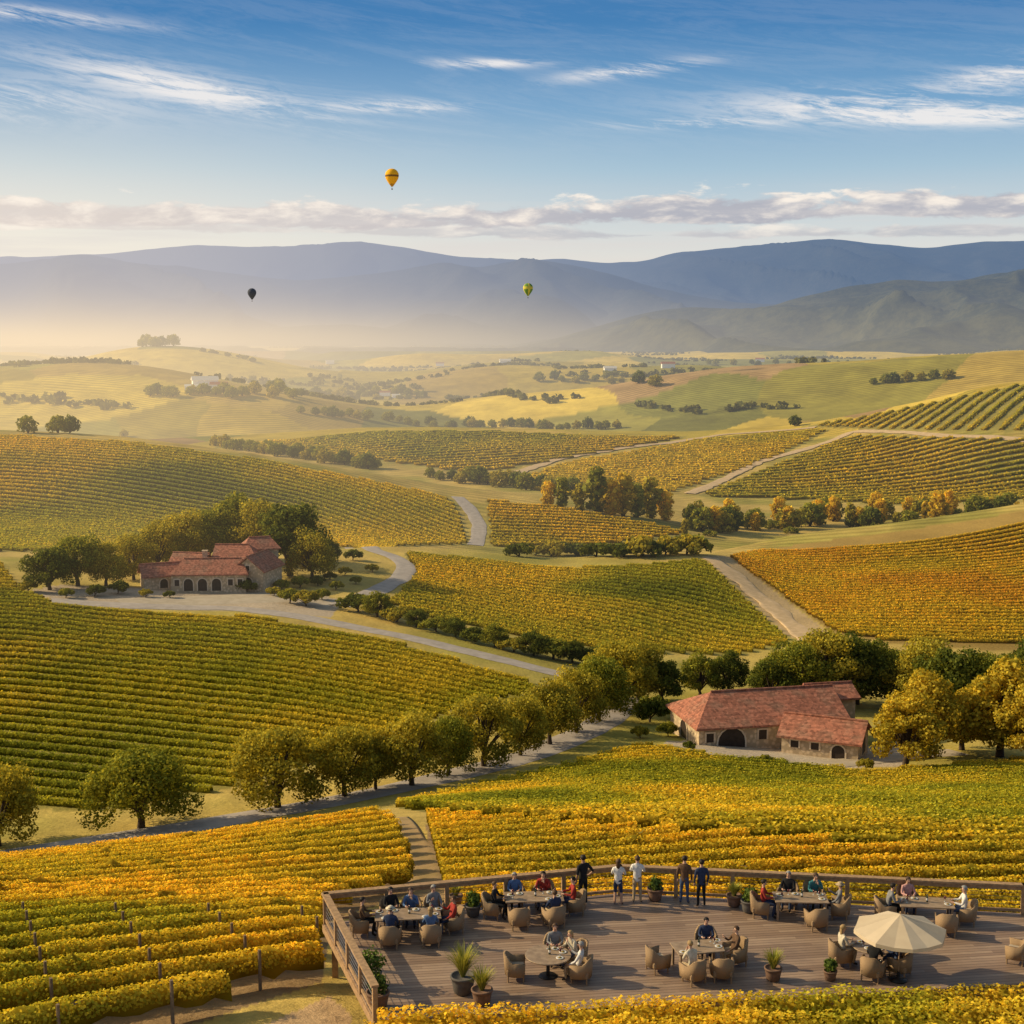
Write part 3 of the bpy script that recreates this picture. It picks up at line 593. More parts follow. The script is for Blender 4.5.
def block(par,L,W,wh,rh,ox=0,oy=0,rz=0,hipl=0,hipr=0,below=2.5,over=.6):
    mt=Matrix.Translation((ox,oy,0))@Matrix.Rotation(rz,4,'Z')
    bm=bmesh.new(); x,y=L/2,W/2
    def vv(*p): return bm.verts.new(mt@Vector(p))
    lo=[vv(-x,-y,-below),vv(x,-y,-below),vv(x,y,-below),vv(-x,y,-below)]; hi=[vv(-x,-y,wh),vv(x,-y,wh),vv(x,y,wh),vv(-x,y,wh)]
    for i in range(4): bm.faces.new((lo[i],lo[(i+1)%4],hi[(i+1)%4],hi[i]))
    if not hipl: g=vv(-x,0,wh+rh*.96); bm.faces.new((hi[3],hi[0],g))
    if not hipr: g=vv(x,0,wh+rh*.96); bm.faces.new((hi[1],hi[2],g))
    w_=obj('wall',bm,STONE,par)
    bm=bmesh.new(); X,Yy=x+over,y+over; ze=wh-over*rh/y*.9; t=.28
    def vv2(*p): return bm.verts.new(mt@Vector(p))
    def ring(dz):
        return [vv2(-X,-Yy,ze+dz),vv2(X,-Yy,ze+dz),vv2(X,Yy,ze+dz),vv2(-X,Yy,ze+dz),vv2(-X+hipl,0,wh+rh+dz),vv2(X-hipr,0,wh+rh+dz)]
    a=ring(.05);c=ring(.05+t)
    for r in (a,c):
        fs=[(r[0],r[1],r[5],r[4]),(r[2],r[3],r[4],r[5])]
        if hipl: fs.append((r[3],r[0],r[4]))
        if hipr: fs.append((r[1],r[2],r[5]))
        for f in fs: bm.faces.new(f)
    ed=[(0,1),(2,3)]; ed+=[(3,0)] if hipl else [(3,4),(4,0)]; ed+=[(1,2)] if hipr else [(1,5),(5,2)]
    for i,j in ed: bm.faces.new((a[i],a[j],c[j],c[i]))
    r_=obj('roof',bm,TILE,par)
    bm=bmesh.new(); p1=mt@Vector((-X+hipl,0,wh+rh+.36)); p2=mt@Vector((X-hipr,0,wh+rh+.36)); cyl(bm,p1,p2,.2,.2,8); obj('ridge',bm,TILE,r_)
    return mt,w_,r_
def arch(par,mt,x,y,ang,w,h,name='doorway',square=False,sill=0):
    q=mt@Matrix.Translation((x,y,sill))@Matrix.Rotation(ang,4,'Z')
    pts=[(-w/2,0),(w/2,0),(w/2,h if square else h-w/2)]
    if not square: pts+=[(w/2*math.cos(t),h-w/2+w/2*math.sin(t)) for t in np.linspace(0,math.pi,9)[1:-1]]
    pts+=[(-w/2,h if square else h-w/2)]
    bm=bmesh.new(); vs=[bm.verts.new(q@Vector((a,-.04,b))) for a,b in pts]; bm.faces.new(vs); o=obj(name,bm,DARK,par)
    bm=bmesh.new(); n=len(pts)
    def out(p,k=.22): 
        dx=p[0]; dz=p[1]-(h-w/2); 
        if square: return (p[0]+math.copysign(k,p[0]),p[1]+(k if p[1]>h/2 else 0))
        if p[1]<=h-w/2+.01: return (p[0]+math.copysign(k,p[0]),p[1])
        l=math.hypot(dx,dz); return (p[0]+dx/l*k,p[1]+dz/l*k)
    for i in range(1,n):
        a=pts[i];b=pts[(i+1)%n]; A_,B_=out(a),out(b)
        bx8(bm,[q@Vector((a[0],-.15,a[1])),q@Vector((b[0],-.15,b[1])),q@Vector((B_[0],-.15,B_[1])),q@Vector((A_[0],-.15,A_[1])),
                q@Vector((a[0],.02,a[1])),q@Vector((b[0],.02,b[1])),q@Vector((B_[0],.02,B_[1])),q@Vector((A_[0],.02,A_[1]))])
    obj('frame',bm,TRIM,o)
X,Y,z=hit(764,748); HP=math.pi/2
rbd=thing('stone_farmhouse','large stone farmhouse with red tiled roofs and arched doorways in the lower right','farmhouse',(X,Y,z+.3))
mt,w_,r_=block(rbd,22,12.5,3.1,3.1,0,6.4,R(12),4.5,0)
arch(rbd,mt,-6.2,-6.25,0,4.0,2.9); arch(rbd,mt,-1.6,-6.25,0,1.2,1.4,'window',True,1.0); arch(rbd,mt,-9.4,-6.25,0,1.1,1.3,'window',True,1.0); arch(rbd,mt,-11,0,-HP,2.8,2.7); arch(rbd,mt,9.2,-6.25,0,1.0,1.3,'window',True,1.1)
mt,w_,r2=block(rbd,10.5,7.5,2.4,1.9,8.2,-1.6,R(-24))
arch(rbd,mt,2.6,-3.75,0,1.8,1.9); arch(rbd,mt,-.6,-3.75,0,1.1,1.0,'window',True,.9); arch(rbd,mt,-3.4,-3.75,0,1.1,1.0,'window',True,.9); arch(rbd,mt,5.25,0,HP,2.8,2.6)
mt,w_,r3=block(rbd,6.5,5.5,4.4,1.3,11.4,12,R(12))
X,Y,z=hit(214,592)
lbd=thing('stone_farmhouse','stone farmhouse with red tiled roofs on the left knoll among dark trees','farmhouse',(X,Y,z+.5),R(4)); lbd.scale=(.93,.93,.95)
mt,w_,r_=block(lbd,17,8.5,3.8,2.6,-1,3,0,3,2)
for xx in(-4.6,-1.4,1.8): arch(lbd,mt,xx,-4.25,0,2.1,2.8)
for xx in(-7.2,5,7.2): arch(lbd,mt,xx,-4.25,0,1.1,1.4,'window',True,1.2)
mt,w_,r2=block(lbd,10,8,5.8,2.6,4.5,11,R(-6),0,3); arch(lbd,mt,-3.4,-4,0,1.1,1.2,'window',True,4.4)
mt,w_,r4=block(lbd,11,7.5,4.2,2.9,9.5,6,R(72)); arch(lbd,mt,-5.5,0,-HP,2.0,2.6); arch(lbd,mt,-5.5,0,-HP,.9,1.1,'window',True,4.2)
mt,w_,r5=block(lbd,8,6.5,7.4,2.0,9,16,R(14),2,2)
mt,w_,r3=block(lbd,9,7,2.8,2.1,-13,6.5,R(18)); arch(lbd,mt,0,-3.5,0,1.8,2.1)
mt,w_,r6=block(lbd,8,6,4.8,1.9,-6.5,10,R(-14))
bm=bmesh.new(); box(bm,(-3,8,6.6),(1.1,1.1,2.2)); box(bm,(-3,8,7.78),(1.4,1.4,.2)); obj('chimney',bm,STONE,r_)
PW=mat('pale_roof',(.7,.66,.58),(.6,.56,.5),3,.8,haze=True)
WHITE=mat('white_plaster',(.88,.85,.8),(.8,.77,.7),1,.8,haze=True)
hs=[(205,388,1500,30),(219,390,1500,20),(192,391,1500,16),(385,396,1500,20),(396,398,1500,15),(668,368,2500,26),(610,372,2500,24),(760,362,3000,28),(505,364,3000,26),(440,366,3000,24),(330,364,3000,26)]
rk=sorted(range(11),key=lambda k:hs[k][0])
for i,(x,y,ym,L) in enumerate(hs):
    X,Y,z=hit(x,y,ym); t=thing('distant_farmhouse','tiny pale farm building with a pitched roof, %s of the far valley from the left'%ordn[rk.index(i)],'farm building',(X,Y,z+1),random.uniform(-.4,.4),'distant farm buildings')
    bm=bmesh.new(); box(bm,(0,0,L*.12),(L,L*.5,L*.34)); obj('wall',bm,WHITE,t)
    bm=bmesh.new(); zz=L*.29; v=[bm.verts.new(p) for p in((-L*.54,-L*.3,zz),(L*.54,-L*.3,zz),(L*.54,L*.3,zz),(-L*.54,L*.3,zz),(-L*.54,0,zz+L*.16),(L*.54,0,zz+L*.16))]
    for f in((0,1,5,4),(2,3,4,5),(3,0,4),(1,2,5),(0,3,2,1)): bm.faces.new([v[k] for k in f])
    obj('roof',bm,TILE if i%2 else PW,t)
# ------------------------------------------------------------ balloons
def balloon(px,py,Y,D,m1,m2,label,gore):
    a,t=ray(px,py); o=thing('hot_air_balloon',label,'hot air balloon',(a*Y,Y,t*Y-.62*D))
    prof=[(.06,-.62),(.12,-.55),(.22,-.42),(.34,-.25),(.44,-.08),(.485,.06),(.5,.2),(.48,.32),(.41,.46),(.3,.57),(.16,.64),(.03,.66)]
    bm=bmesh.new(); lathe(bm,[(r*D,(z+.62+.22)*D) for r,z in prof],24,gore=gore); obj('envelope',bm,[m1,m2],o,True)
    bm=bmesh.new(); box(bm,(0,0,.045*D),(.10*D,.10*D,.08*D),0,.01*D); obj('basket',bm,mat('basket_wicker',(.13,.08,.04)),o)
    bm=bmesh.new()
    for i in range(4):
        c,s=[(1,1),(1,-1),(-1,-1),(-1,1)][i]; cyl(bm,(c*.045*D,s*.045*D,.08*D),(c*.04*D,s*.04*D,.24*D),.003*D,.003*D,5)
    obj('rigging',bm,mat('rope',(.08,.07,.06)),o)
bmY=mat('balloon_yellow',(.90,.46,.015),(.85,.42,.01));bmN=mat('balloon_navy',(.06,.07,.10),(.05,.06,.09));bmG=mat('balloon_green',(.14,.28,.05),(.11,.24,.04));bmD=mat('balloon_brown',(.22,.11,.02),(.18,.09,.02)); bmL=mat('balloon_lime',(.62,.54,.08),(.56,.5,.06))
balloon(392,181,2000,19,bmY,bmD,'yellow hot air balloon with a dark banded middle, highest in the sky',lambda i,z:1 if (16.6<z<20.3) or (z<9 and i%2) else 0)
balloon(528,292,2600,18,bmG,bmL,'yellow and green hot air balloon low over the valley near the centre',lambda i,z:1 if (i//2)%3==0 or 16<z<20 else 0)
balloon(252,296,2800,17,bmN,bmG,'dark hot air balloon low over the valley at the left',lambda i,z:0)
# ------------------------------------------------------------ deck
DZ=-21.0
def dp(px,py,z=DZ):
    a,t=ray(px,py); Y=z/t; return a*Y,Y
dm,nt,p=newmat('deck_boards'); co=posn(nt,False); mp=nt.nodes.new('ShaderNodeMapping'); mp.inputs['Rotation'].default_value=(0,0,R(-7)); nt.links.new(co,mp.inputs[0])
s=nt.nodes.new('ShaderNodeSeparateXYZ'); nt.links.new(mp.outputs[0],s.inputs[0]); yb=M(nt,'MULTIPLY',s.outputs[1],1/.19); fr=M(nt,'FRACT',yb); idn=M(nt,'FLOOR',yb)
wn=nt.nodes.new('ShaderNodeTexWhiteNoise'); wn.noise_dimensions='2D'; nt.links.new(XYZ(nt,M(nt,'FLOOR',M(nt,'ADD',M(nt,'MULTIPLY',s.outputs[0],.27),M(nt,'MULTIPLY',idn,.37))),idn,0),wn.inputs['Vector'])
gr=NOI(nt,XYZ(nt,M(nt,'MULTIPLY',s.outputs[0],1.2),M(nt,'MULTIPLY',s.outputs[1],14),0),1,4,.6); st_=NOI(nt,co,.55,5,.65)
c=MX(nt,wn.outputs['Value'],(.26,.17,.115),(.45,.32,.225)); c=MX(nt,M(nt,'MULTIPLY',gr,.5),c,(.17,.115,.085)); c=MX(nt,M(nt,'MULTIPLY',SS(nt,st_,.4,.7),.55),c,(.20,.14,.105))
gap=M(nt,'MULTIPLY',SS(nt,fr,.0,.07),SS(nt,fr,1,.95)); c=MX(nt,gap,(.03,.02,.015),c); nt.links.new(c,p.inputs['Base Color']); p.inputs['Roughness'].default_value=.5
b=nt.nodes.new('ShaderNodeBump'); b.inputs['Distance'].default_value=.01; nt.links.new(gap,b.inputs['Height']); nt.links.new(b.outputs[0],p.inputs['Normal']); finish(dm,p.outputs[0],False)
DP=[(-6.73,48.5),(4.05,51.2),(18.5,49.35),(27,48.3),(27,44.9),(17,43.75),(-4.2,41.25)]
bm=bmesh.new(); top=[bm.verts.new((x,y,DZ)) for x,y in DP]; bot=[bm.verts.new((x,y,DZ-.06)) for x,y in DP]; bm.faces.new(top); bm.faces.new(bot[::-1])
for i in range(7): bm.faces.new((top[i],bot[i],bot[(i+1)%7],top[(i+1)%7]))
dk=obj('deck',bm,dm); dk['kind']='structure'
RW=mat('railing_wood',(.44,.28,.15),(.28,.18,.10),7,.75,.2); ST=mat('steel_cable',(.3,.3,.3),rough=.4,metal=.8)
def seg3(bm,p,q,w,h,z):
    p=Vector((*p,z-h/2));q=Vector((*q,z-h/2)); d=(q-p); box(bm,(p+q)/2,(d.length+w*.5,w,h),math.atan2(d.y,d.x))
bm=bmesh.new()
for i in range(7): seg3(bm,DP[i],DP[(i+1)%7],.08,.26,DZ-.062)
fs=obj('deck_beams',bm,RW); fs['kind']='structure'
rl=[(-4.2,41.3),(-6.65,48.45),(4.05,51.1),(18.5,49.25),(27,48.2)]
rail=thing('deck_railing','brown wooden railing with posts and thin cables around the deck','railing',(4.05,51.1,DZ))
O=Vector((4.05,51.1,DZ))
def rp(x,y,z): return (x-O.x,y-O.y,z-O.z)
def rseg(nm,w,h,zs):
    bm=bmesh.new()
    for a_,b_ in zip(rl,rl[1:]):
        for z_ in zs: seg3(bm,(a_[0]-O.x,a_[1]-O.y),(b_[0]-O.x,b_[1]-O.y),w,h,z_)
    obj(nm,bm,RW,rail)
rseg('top_rail',.24,.07,(1.14,)); rseg('side_rail',.06,.12,(1.03,)); rseg('bottom_rail',.06,.1,(.2,))
bm=bmesh.new()
for a_,b_ in zip(rl,rl[1:]):
    for zz in(.35,.5,.65,.8): cyl(bm,rp(a_[0],a_[1],DZ+zz),rp(b_[0],b_[1],DZ+zz),.008,.008,5)
obj('cable',bm,ST,rail)
bm=bmesh.new(); box(bm,(0,0,.535),(.15,.15,1.07)); pm=obj('post',bm,RW,rail); first=True
for a_,b_ in zip(rl,rl[1:]):
    a_=Vector(a_);b_=Vector(b_); n=max(1,round((b_-a_).length/2.05))
    for k in range(n):
        q=a_.lerp(b_,k/n); o=pm if first else pm.copy()
        if not first: C.objects.link(o)
        first=False; o.location=(q.x-O.x,q.y-O.y,0); o.rotation_euler=(0,0,math.atan2((b_-a_).y,(b_-a_).x))
bm=bmesh.new(); box(bm,(0,0,-1.9),(.2,.2,3.2)); sp_=obj('support_post',bm,RW); sp_['kind']='structure'; first=True
for x,y in((-6.3,48.2),(-1.5,49.4),(4,50.6),(10,50),(16,49.3),(22,48.6)):
    o=sp_ if first else sp_.copy()
    if not first: C.objects.link(o)
    first=False; o.location=(x,y,DZ)
# ------------------------------------------------------------ people
SK=[mat('skin_light',(.55,.34,.24),(.50,.30,.21),8,.6),mat('skin_tan',(.38,.22,.15),(.35,.2,.13),8,.6)]
SHOE=mat('shoe_leather',(.04,.03,.025)); EYE=mat('eye_dark',(.02,.02,.02))
def cloth(name,c): return mat('cloth_'+name,c,tuple(x*.7 for x in c),9,.9,.2)
CL={'black':(.018,.018,.02),'navy':(.03,.045,.10),'white':(.75,.73,.70),'red':(.36,.04,.03),'blue':(.09,.16,.32),'grey':(.22,.22,.23),'brown':(.14,.08,.045),'tan':(.45,.34,.21),'denim':(.07,.10,.18),'pink':(.55,.30,.28),'teal':(.05,.20,.22),'cream':(.62,.55,.42),'green':(.08,.14,.06)}
HAIR={'dark':(.02,.014,.01),'brown':(.09,.05,.025),'blonde':(.36,.24,.11),'grey':(.30,.29,.28)}
def skin_body(J,E,bones,hands):
    bm=bmesh.new(); lay=bm.verts.layers.skin.verify(); vs={}
    for k,(x,y,z,r) in J.items():
        v=bm.verts.new((x,y,z)); rr=r if isinstance(r,tuple) else (r,r); v[lay].radius=rr; v[lay].use_root=(k=='pel'); vs[k]=v
    for a,b_ in E: bm.edges.new((vs[a],vs[b_]))
    me=bpy.data.meshes.new('tmp'); bm.to_mesh(me); bm.free(); ob=bpy.data.objects.new('tmp',me); C.objects.link(ob)
    ms=ob.modifiers.new('s','SKIN'); ms.use_smooth_shade=True; sb=ob.modifiers.new('b','SUBSURF'); sb.levels=1
    dg=bpy.context.evaluated_depsgraph_get(); out=bpy.data.meshes.new_from_object(ob.evaluated_get(dg)); bpy.data.objects.remove(ob); bpy.data.meshes.remove(me)
    bm=bmesh.new(); bm.from_mesh(out); bpy.data.meshes.remove(out)
    for f in bm.faces:
        c=f.calc_center_median(); bd=1e9;bi_=0
        for a,b_,mi in bones:
            p=Vector(J[a][:3]);q=Vector(J[b_][:3]); d=q-p; t=min(max((c-p).dot(d)/max(d.length_squared,1e-9),0),1); ra=J[a][3];rb_=J[b_][3]
            ra=ra[0] if isinstance(ra,tuple) else ra; rb_=rb_[0] if isinstance(rb_,tuple) else rb_
            dd=(c-(p+d*t)).length/(ra*(1-t)+rb_*t)
            if dd<bd: bd=dd;bi_=mi
        f.material_index=bi_; f.smooth=True
    for side,(w_,pl) in hands.items():
        w_=Vector(w_);pl=Vector(pl); d=(pl-w_).normalized(); lat=Vector((1,0,0)) if abs(d.x)<.7 else Vector((0,1,0)); lat=(lat-d*lat.dot(d)).normalized(); up=d.cross(lat)
        for i,ln in enumerate((.065,.078,.072,.055)):
            b0_=pl+lat*(i-1.5)*.019; m_=b0_+d*ln*.6+up*.004; e_=b0_+d*ln+up*-.014
            cyl(bm,b0_-d*.02,m_,.0105,.0095,6,0); cyl(bm,m_,e_,.0095,.007,6,0)
        th=pl-d*.035+lat*-.03*side; cyl(bm,th,th+(d*.6-lat*side).normalized()*.06,.012,.009,6,0)
    h=Vector(J['head'][:3]); 
    cyl(bm,h+Vector((0,.085,.01)),h+Vector((0,.118,-.015)),.010,.015,6,0)
    for s_ in(-1,1):
        sph(bm,h+Vector((s_*.032,.088,.02)),(.011,.008,.008),1,6); sph(bm,h+Vector((s_*.088,.0,.0)),(.014,.022,.032),1,0)
    box(bm,h+Vector((0,.093,-.045)),(.045,.012,.01),0,0,7)
    return bm
def body(kind):
    if 'stand' in kind:
        J={'pel':(0,0,.95,(.155,.115)),'sp':(0,.01,1.12,(.135,.10)),'ch':(0,0,1.32,(.165,.115)),'nk':(0,-.005,1.49,.058),'hb':(0,.01,1.57,.062),'head':(0,.015,1.655,(.082,.098)),'ht':(0,.0,1.73,.06),
           'hpl':(-.09,0,.88,.095),'knl':(-.11,.02,.50,.062),'anl':(-.12,-.03,.09,.045),'tol':(-.14,.12,.035,.038),'hpr':(.09,0,.88,.095),'knr':(.11,.03,.50,.062),'anr':(.13,.0,.09,.045),'tor':(.16,.15,.035,.038),
           'shl':(-.185,0,1.40,.066),'ell':(-.25,-.03,1.13,.046),'wrl':(-.24,.07,.90,.031),'pal':(-.235,.09,.82,.036),'shr':(.185,0,1.40,.066),'elr':(.25,-.03,1.13,.046),'wrr':(.24,.07,.90,.031),'par':(.235,.09,.82,.036)}
        if kind=='stand_rail': J.update({'ell':(-.25,.12,1.17,.046),'wrl':(-.17,.33,1.12,.031),'pal':(-.15,.40,1.13,.036),'elr':(.25,.12,1.17,.046),'wrr':(.17,.33,1.12,.031),'par':(.15,.40,1.13,.036)})
        if kind=='stand_hip': J.update({'elr':(.36,-.08,1.16,.046),'wrr':(.23,.06,.99,.031),'par':(.18,.09,1.0,.036)})
    else:
        l={'sit':.0,'sit_lean':.16,'sit_back':-.09}[kind]
        J={'pel':(0,0,.55,(.165,.13)),'sp':(0,.01+l*.3,.72,(.14,.105)),'ch':(0,.02+l*.7,.92,(.165,.115)),'nk':(0,.03+l,1.09,.058),'hb':(0,.05+l,1.16,.062),'head':(0,.06+l,1.245,(.082,.098)),'ht':(0,.045+l,1.32,.06),
           'hpl':(-.1,.08,.53,.095),'knl':(-.14,.46,.52,.064),'anl':(-.13,.44,.09,.045),'tol':(-.14,.58,.035,.038),'hpr':(.1,.08,.53,.095),'knr':(.14,.46,.52,.064),'anr':(.14,.38,.09,.045),'tor':(.16,.52,.035,.038),
           'shl':(-.185,.03+l*.8,1.0,.066),'ell':(-.25,.15+l*.6,.76,.046),'wrl':(-.14,.38+l*.5,.79,.031),'pal':(-.10,.45+l*.5,.795,.036),'shr':(.185,.03+l*.8,1.0,.066),'elr':(.25,.15+l*.6,.76,.046),'wrr':(.16,.38+l*.5,.79,.031),'par':(.12,.45+l*.5,.795,.036)}
        if kind=='sit_back': J.update({'elr':(.27,.12,.77,.046),'wrr':(.16,.33,.95,.031),'par':(.13,.38,1.02,.036),'wrl':(-.2,.3,.62,.031),'pal':(-.17,.36,.60,.036)})
        if kind=='sit_lean': J.update({'wrl':(-.05,.36,1.0,.031),'pal':(-.02,.34,1.08,.036)})
    E=[('pel','sp'),('sp','ch'),('ch','nk'),('nk','hb'),('hb','head'),('head','ht')]
    for s_ in 'lr': E+=[('pel','hp'+s_),('hp'+s_,'kn'+s_),('kn'+s_,'an'+s_),('an'+s_,'to'+s_),('ch','sh'+s_),('sh'+s_,'el'+s_),('el'+s_,'wr'+s_),('wr'+s_,'pa'+s_)]
    B=[('pel','sp',1),('sp','ch',1),('ch','nk',1),('nk','hb',0),('hb','head',0),('head','ht',0)]
    if 'stand' in kind: B.append(('hpl','hpr',2))
    for s_ in 'lr': B+=[('pel','hp'+s_,2),('hp'+s_,'kn'+s_,2),('kn'+s_,'an'+s_,5),('an'+s_,'to'+s_,3),('ch','sh'+s_,1),('sh'+s_,'el'+s_,1),('el'+s_,'wr'+s_,4),('wr'+s_,'pa'+s_,0)]
    hands={-1:(J['wrl'][:3],J['pal'][:3]),1:(J['wrr'][:3],J['par'][:3])}
    bm=skin_body(J,E,B,hands); me=bpy.data.meshes.new('body'); bm.to_mesh(me); bm.free()
    for i in range(8): me.materials.append(SHOE)
    return me,Vector(J['head'][:3])
BOD={k:body(k) for k in('stand','stand_rail','stand_hip','sit','sit_lean','sit_back')}
def hair_mesh(kind):
    bm=bmesh.new(); bmesh.ops.create_icosphere(bm,subdivisions=3,radius=1)
    for v in list(bm.verts):
        v.co=Vector((v.co.x*.096,v.co.y*.112-.006,v.co.z*.098+.03))
    kill=[v for v in bm.verts if (v.co.y>.045 and v.co.z<.06) or (v.co.z<(-.02 if v.co.y>-.02 else -.055))]
    bmesh.ops.delete(bm,geom=kill,context='VERTS')
    if kind=='long':
        g=bmesh.ops.create_icosphere(bm,subdivisions=2,radius=1)['verts']
        bmesh.ops.transform(bm,matrix=Matrix.Translation((0,-.075,-.09))@Matrix.Diagonal((.085,.04,.15,1)),verts=g)
    for f in bm.faces: f.smooth=True
    me=bpy.data.meshes.new('hair'); bm.to_mesh(me); bm.free(); me.materials.append(SHOE); return me
HM={k:hair_mesh(k) for k in('short','long')}
bm=bmesh.new(); lathe(bm,[(.17,.045),(.175,.05),(.098,.062),(.094,.12),(.05,.145),(.01,.15)],18); HATM=bpy.data.meshes.new('hat'); bm.to_mesh(HATM); bm.free(); HATM.materials.append(SHOE)
def person(kind,loc,rz,shirt,pants,hair,label,long=False,sleeve=True,shorts=False,hat=None,skin=0,s=1.0):
    me,hd_=BOD[kind]; t=thing('person',label,'person',loc,rz); t.scale=(s,s,s)
    o=bpy.data.objects.new('body',me); C.objects.link(o); o.parent=t
    sk=SK[skin]; sm_=cloth(shirt,CL[shirt]); pm_=cloth(pants,CL[pants])
    for i,m_ in enumerate((sk,sm_,pm_,SHOE,sm_ if sleeve else sk,sk if shorts else pm_,EYE,mat('lips',(.35,.12,.1)))):
        o.material_slots[i].link='OBJECT'; o.material_slots[i].material=m_
    h=bpy.data.objects.new('hair',HM['long' if long else 'short']); C.objects.link(h); h.parent=t; h.location=hd_; h.material_slots[0].link='OBJECT'; h.material_slots[0].material=mat('hair_'+hair,HAIR[hair],rough=.6)
    if hat:
        q=bpy.data.objects.new('hat',HATM); C.objects.link(q); q.parent=t; q.location=hd_; q.material_slots[0].link='OBJECT'; q.material_slots[0].material=cloth(hat,CL[hat])
    return t
for px,py,k,sh,pa,ha,lb,kw in[
 (583,905,'stand_hip','black','black','dark','standing person in all black at the railing, leftmost of the five standing',dict(s=1.08,sleeve=False,skin=1)),
 (618,905,'stand_rail','white','navy','brown','standing person in a white shirt and dark shorts leaning on the railing',dict(shorts=True,s=.99,long=True,sleeve=False)),
 (637,903,'stand_rail','white','tan','brown','standing person in a white shirt and tan trousers beside the one in dark shorts',dict(s=1.02)),
 (684,904,'stand','brown','denim','dark','standing person in a brown jacket and jeans right of the planter at the railing',dict(s=1.04)),
 (701,907,'stand','navy','black','dark','standing person in a dark blue jacket, rightmost of the five standing',dict(s=1.02))]:
    x,y=dp(px,py); person(k,(x,y,DZ),random.uniform(-.25,.25) if k!='stand_hip' else .5,sh,pa,ha,lb,**kw)
# ------------------------------------------------------------ furniture
def wicker():
    m,nt,p=newmat('wicker'); co=posn(nt); w=nt.nodes.new('ShaderNodeTexWave'); nt.links.new(co,w.inputs[0]); w.inputs['Scale'].default_value=9; w.bands_direction='Z'; w.inputs['Distortion'].default_value=2
    nt.links.new(MX(nt,w.outputs['Fac'],(.18,.115,.065),(.42,.29,.17)),p.inputs['Base Color']); finish(m,p.outputs[0],False); return m
WI=wicker(); CU=mat('cushion_cream',(.42,.36,.28),(.36,.30,.23),6,.9); TW=mat('table_wood',(.36,.26,.17),(.24,.17,.11),5,.5); MT=mat('dark_metal',(.04,.04,.04),rough=.4,metal=.6)
def make_chair():
    t=thing('wicker_armchair','','armchair'); bm=bmesh.new(); box(bm,(0,0,.31),(.62,.60,.20),0,.03); obj('seat',bm,WI,t)
    bm=bmesh.new(); N_=15; ring=[]
    for i in range(N_):
        an=math.pi*(.93+1.14*i/(N_-1)); x=.35*math.cos(an); y=.33*math.sin(an)*1.05
        if i in(0,N_-1): y=.26; x=math.copysign(.35,x)
        k=abs(i-(N_-1)/2)/((N_-1)/2); hz=.88-.22*min(1,max(0,(k-.35)/.35)); ring.append((x,y,hz))
    vo=[];vi=[]
    for x,y,hz in ring:
        vo.append((bm.verts.new((x*1.06,y*1.06,.20)),bm.verts.new((x*1.14,y*1.2,hz)))); vi.append((bm.verts.new((x*.90,y*.90,.20)),bm.verts.new((x*.94,y*1.0,hz))))
    for i in range(N_-1):
        bm.faces.new((vo[i][0],vo[i+1][0],vo[i+1][1],vo[i][1])); bm.faces.new((vi[i][0],vi[i][1],vi[i+1][1],vi[i+1][0])); bm.faces.new((vo[i][1],vo[i+1][1],vi[i+1][1],vi[i][1])); bm.faces.new((vo[i][0],vi[i][0],vi[i+1][0],vo[i+1][0]))
    for i in(0,N_-1): bm.faces.new((vo[i][0],vo[i][1],vi[i][1],vi[i][0]))
    obj('backrest',bm,WI,t,True)
    bm=bmesh.new(); box(bm,(0,.02,.447),(.50,.50,.07),0,.02); obj('cushion',bm,CU,t)
    for sx in(-1,1):
        for sy in(-1,1):
            bm=bmesh.new(); cyl(bm,(sx*.27,sy*.25,0),(sx*.27,sy*.25,.22),.024,.03,8); obj('leg',bm,WI,t)
    return t
chair0=make_chair(); used=[False]
def place_chair(x,y,rz,label):
    if not used[0]:
        used[0]=True; chair0.location=(x,y,DZ); chair0.rotation_euler=(0,0,rz); chair0['label']=label; chair0['group']='wicker armchairs on the deck'
    else: dup(chair0,(x,y,DZ),rz,label,'wicker armchairs on the deck')
def make_table(L,W,label,loc,rz,rnd=False):
    t=thing('table',label,'table',loc,rz); bm=bmesh.new()
    if rnd: lathe(bm,[(L/2,.70),(L/2+.01,.72),(L/2,.745)],28)
    else: box(bm,(0,0,.725),(L,W,.045),0,.008)
    obj('tabletop',bm,TW,t)
    if not rnd:
        for sx in(-1,1):
            for sy in(-1,1):
                bm=bmesh.new(); box(bm,(sx*(L/2-.1),sy*(W/2-.1),.351),(.07,.07,.702)); obj('leg',bm,TW,t)
    else:
        bm=bmesh.new(); cyl(bm,(0,0,.03),(0,0,.70),.06,.06,12); obj('pedestal',bm,MT,t); bm=bmesh.new(); cyl(bm,(0,0,0),(0,0,.035),.32,.28,20); obj('base',bm,MT,t)
GL=mat('glassware',(.55,.58,.58),rough=.08,spec=.8); WN=mat('red_wine',(.10,.01,.015),rough=.15,spec=.6); PL=mat('plate_white',(.72,.70,.66),rough=.3,spec=.5); BT=mat('bottle_green',(.015,.035,.015),rough=.12,spec=.7); FD=mat('food',(.35,.16,.05),(.12,.2,.04),25)
def mk(name,parts):
    t=thing(name,'',name.replace('_',' '))
    for nm,prof,m_ in parts:
        bm=bmesh.new(); lathe(bm,prof,12); obj(nm,bm,m_,t,True)
    return t
glass0=mk('wine_glass',[('base',[(.035,0),(.033,.004),(.005,.01),(.004,.09)],GL),('bowl',[(.006,.09),(.034,.12),(.040,.15),(.030,.20)],WN)])
plate0=mk('plate',[('dish',[(.07,0),(.13,.015),(.132,.02),(.10,.014)],PL),('food',[(.06,.015),(.05,.035),(.02,.045)],FD)])
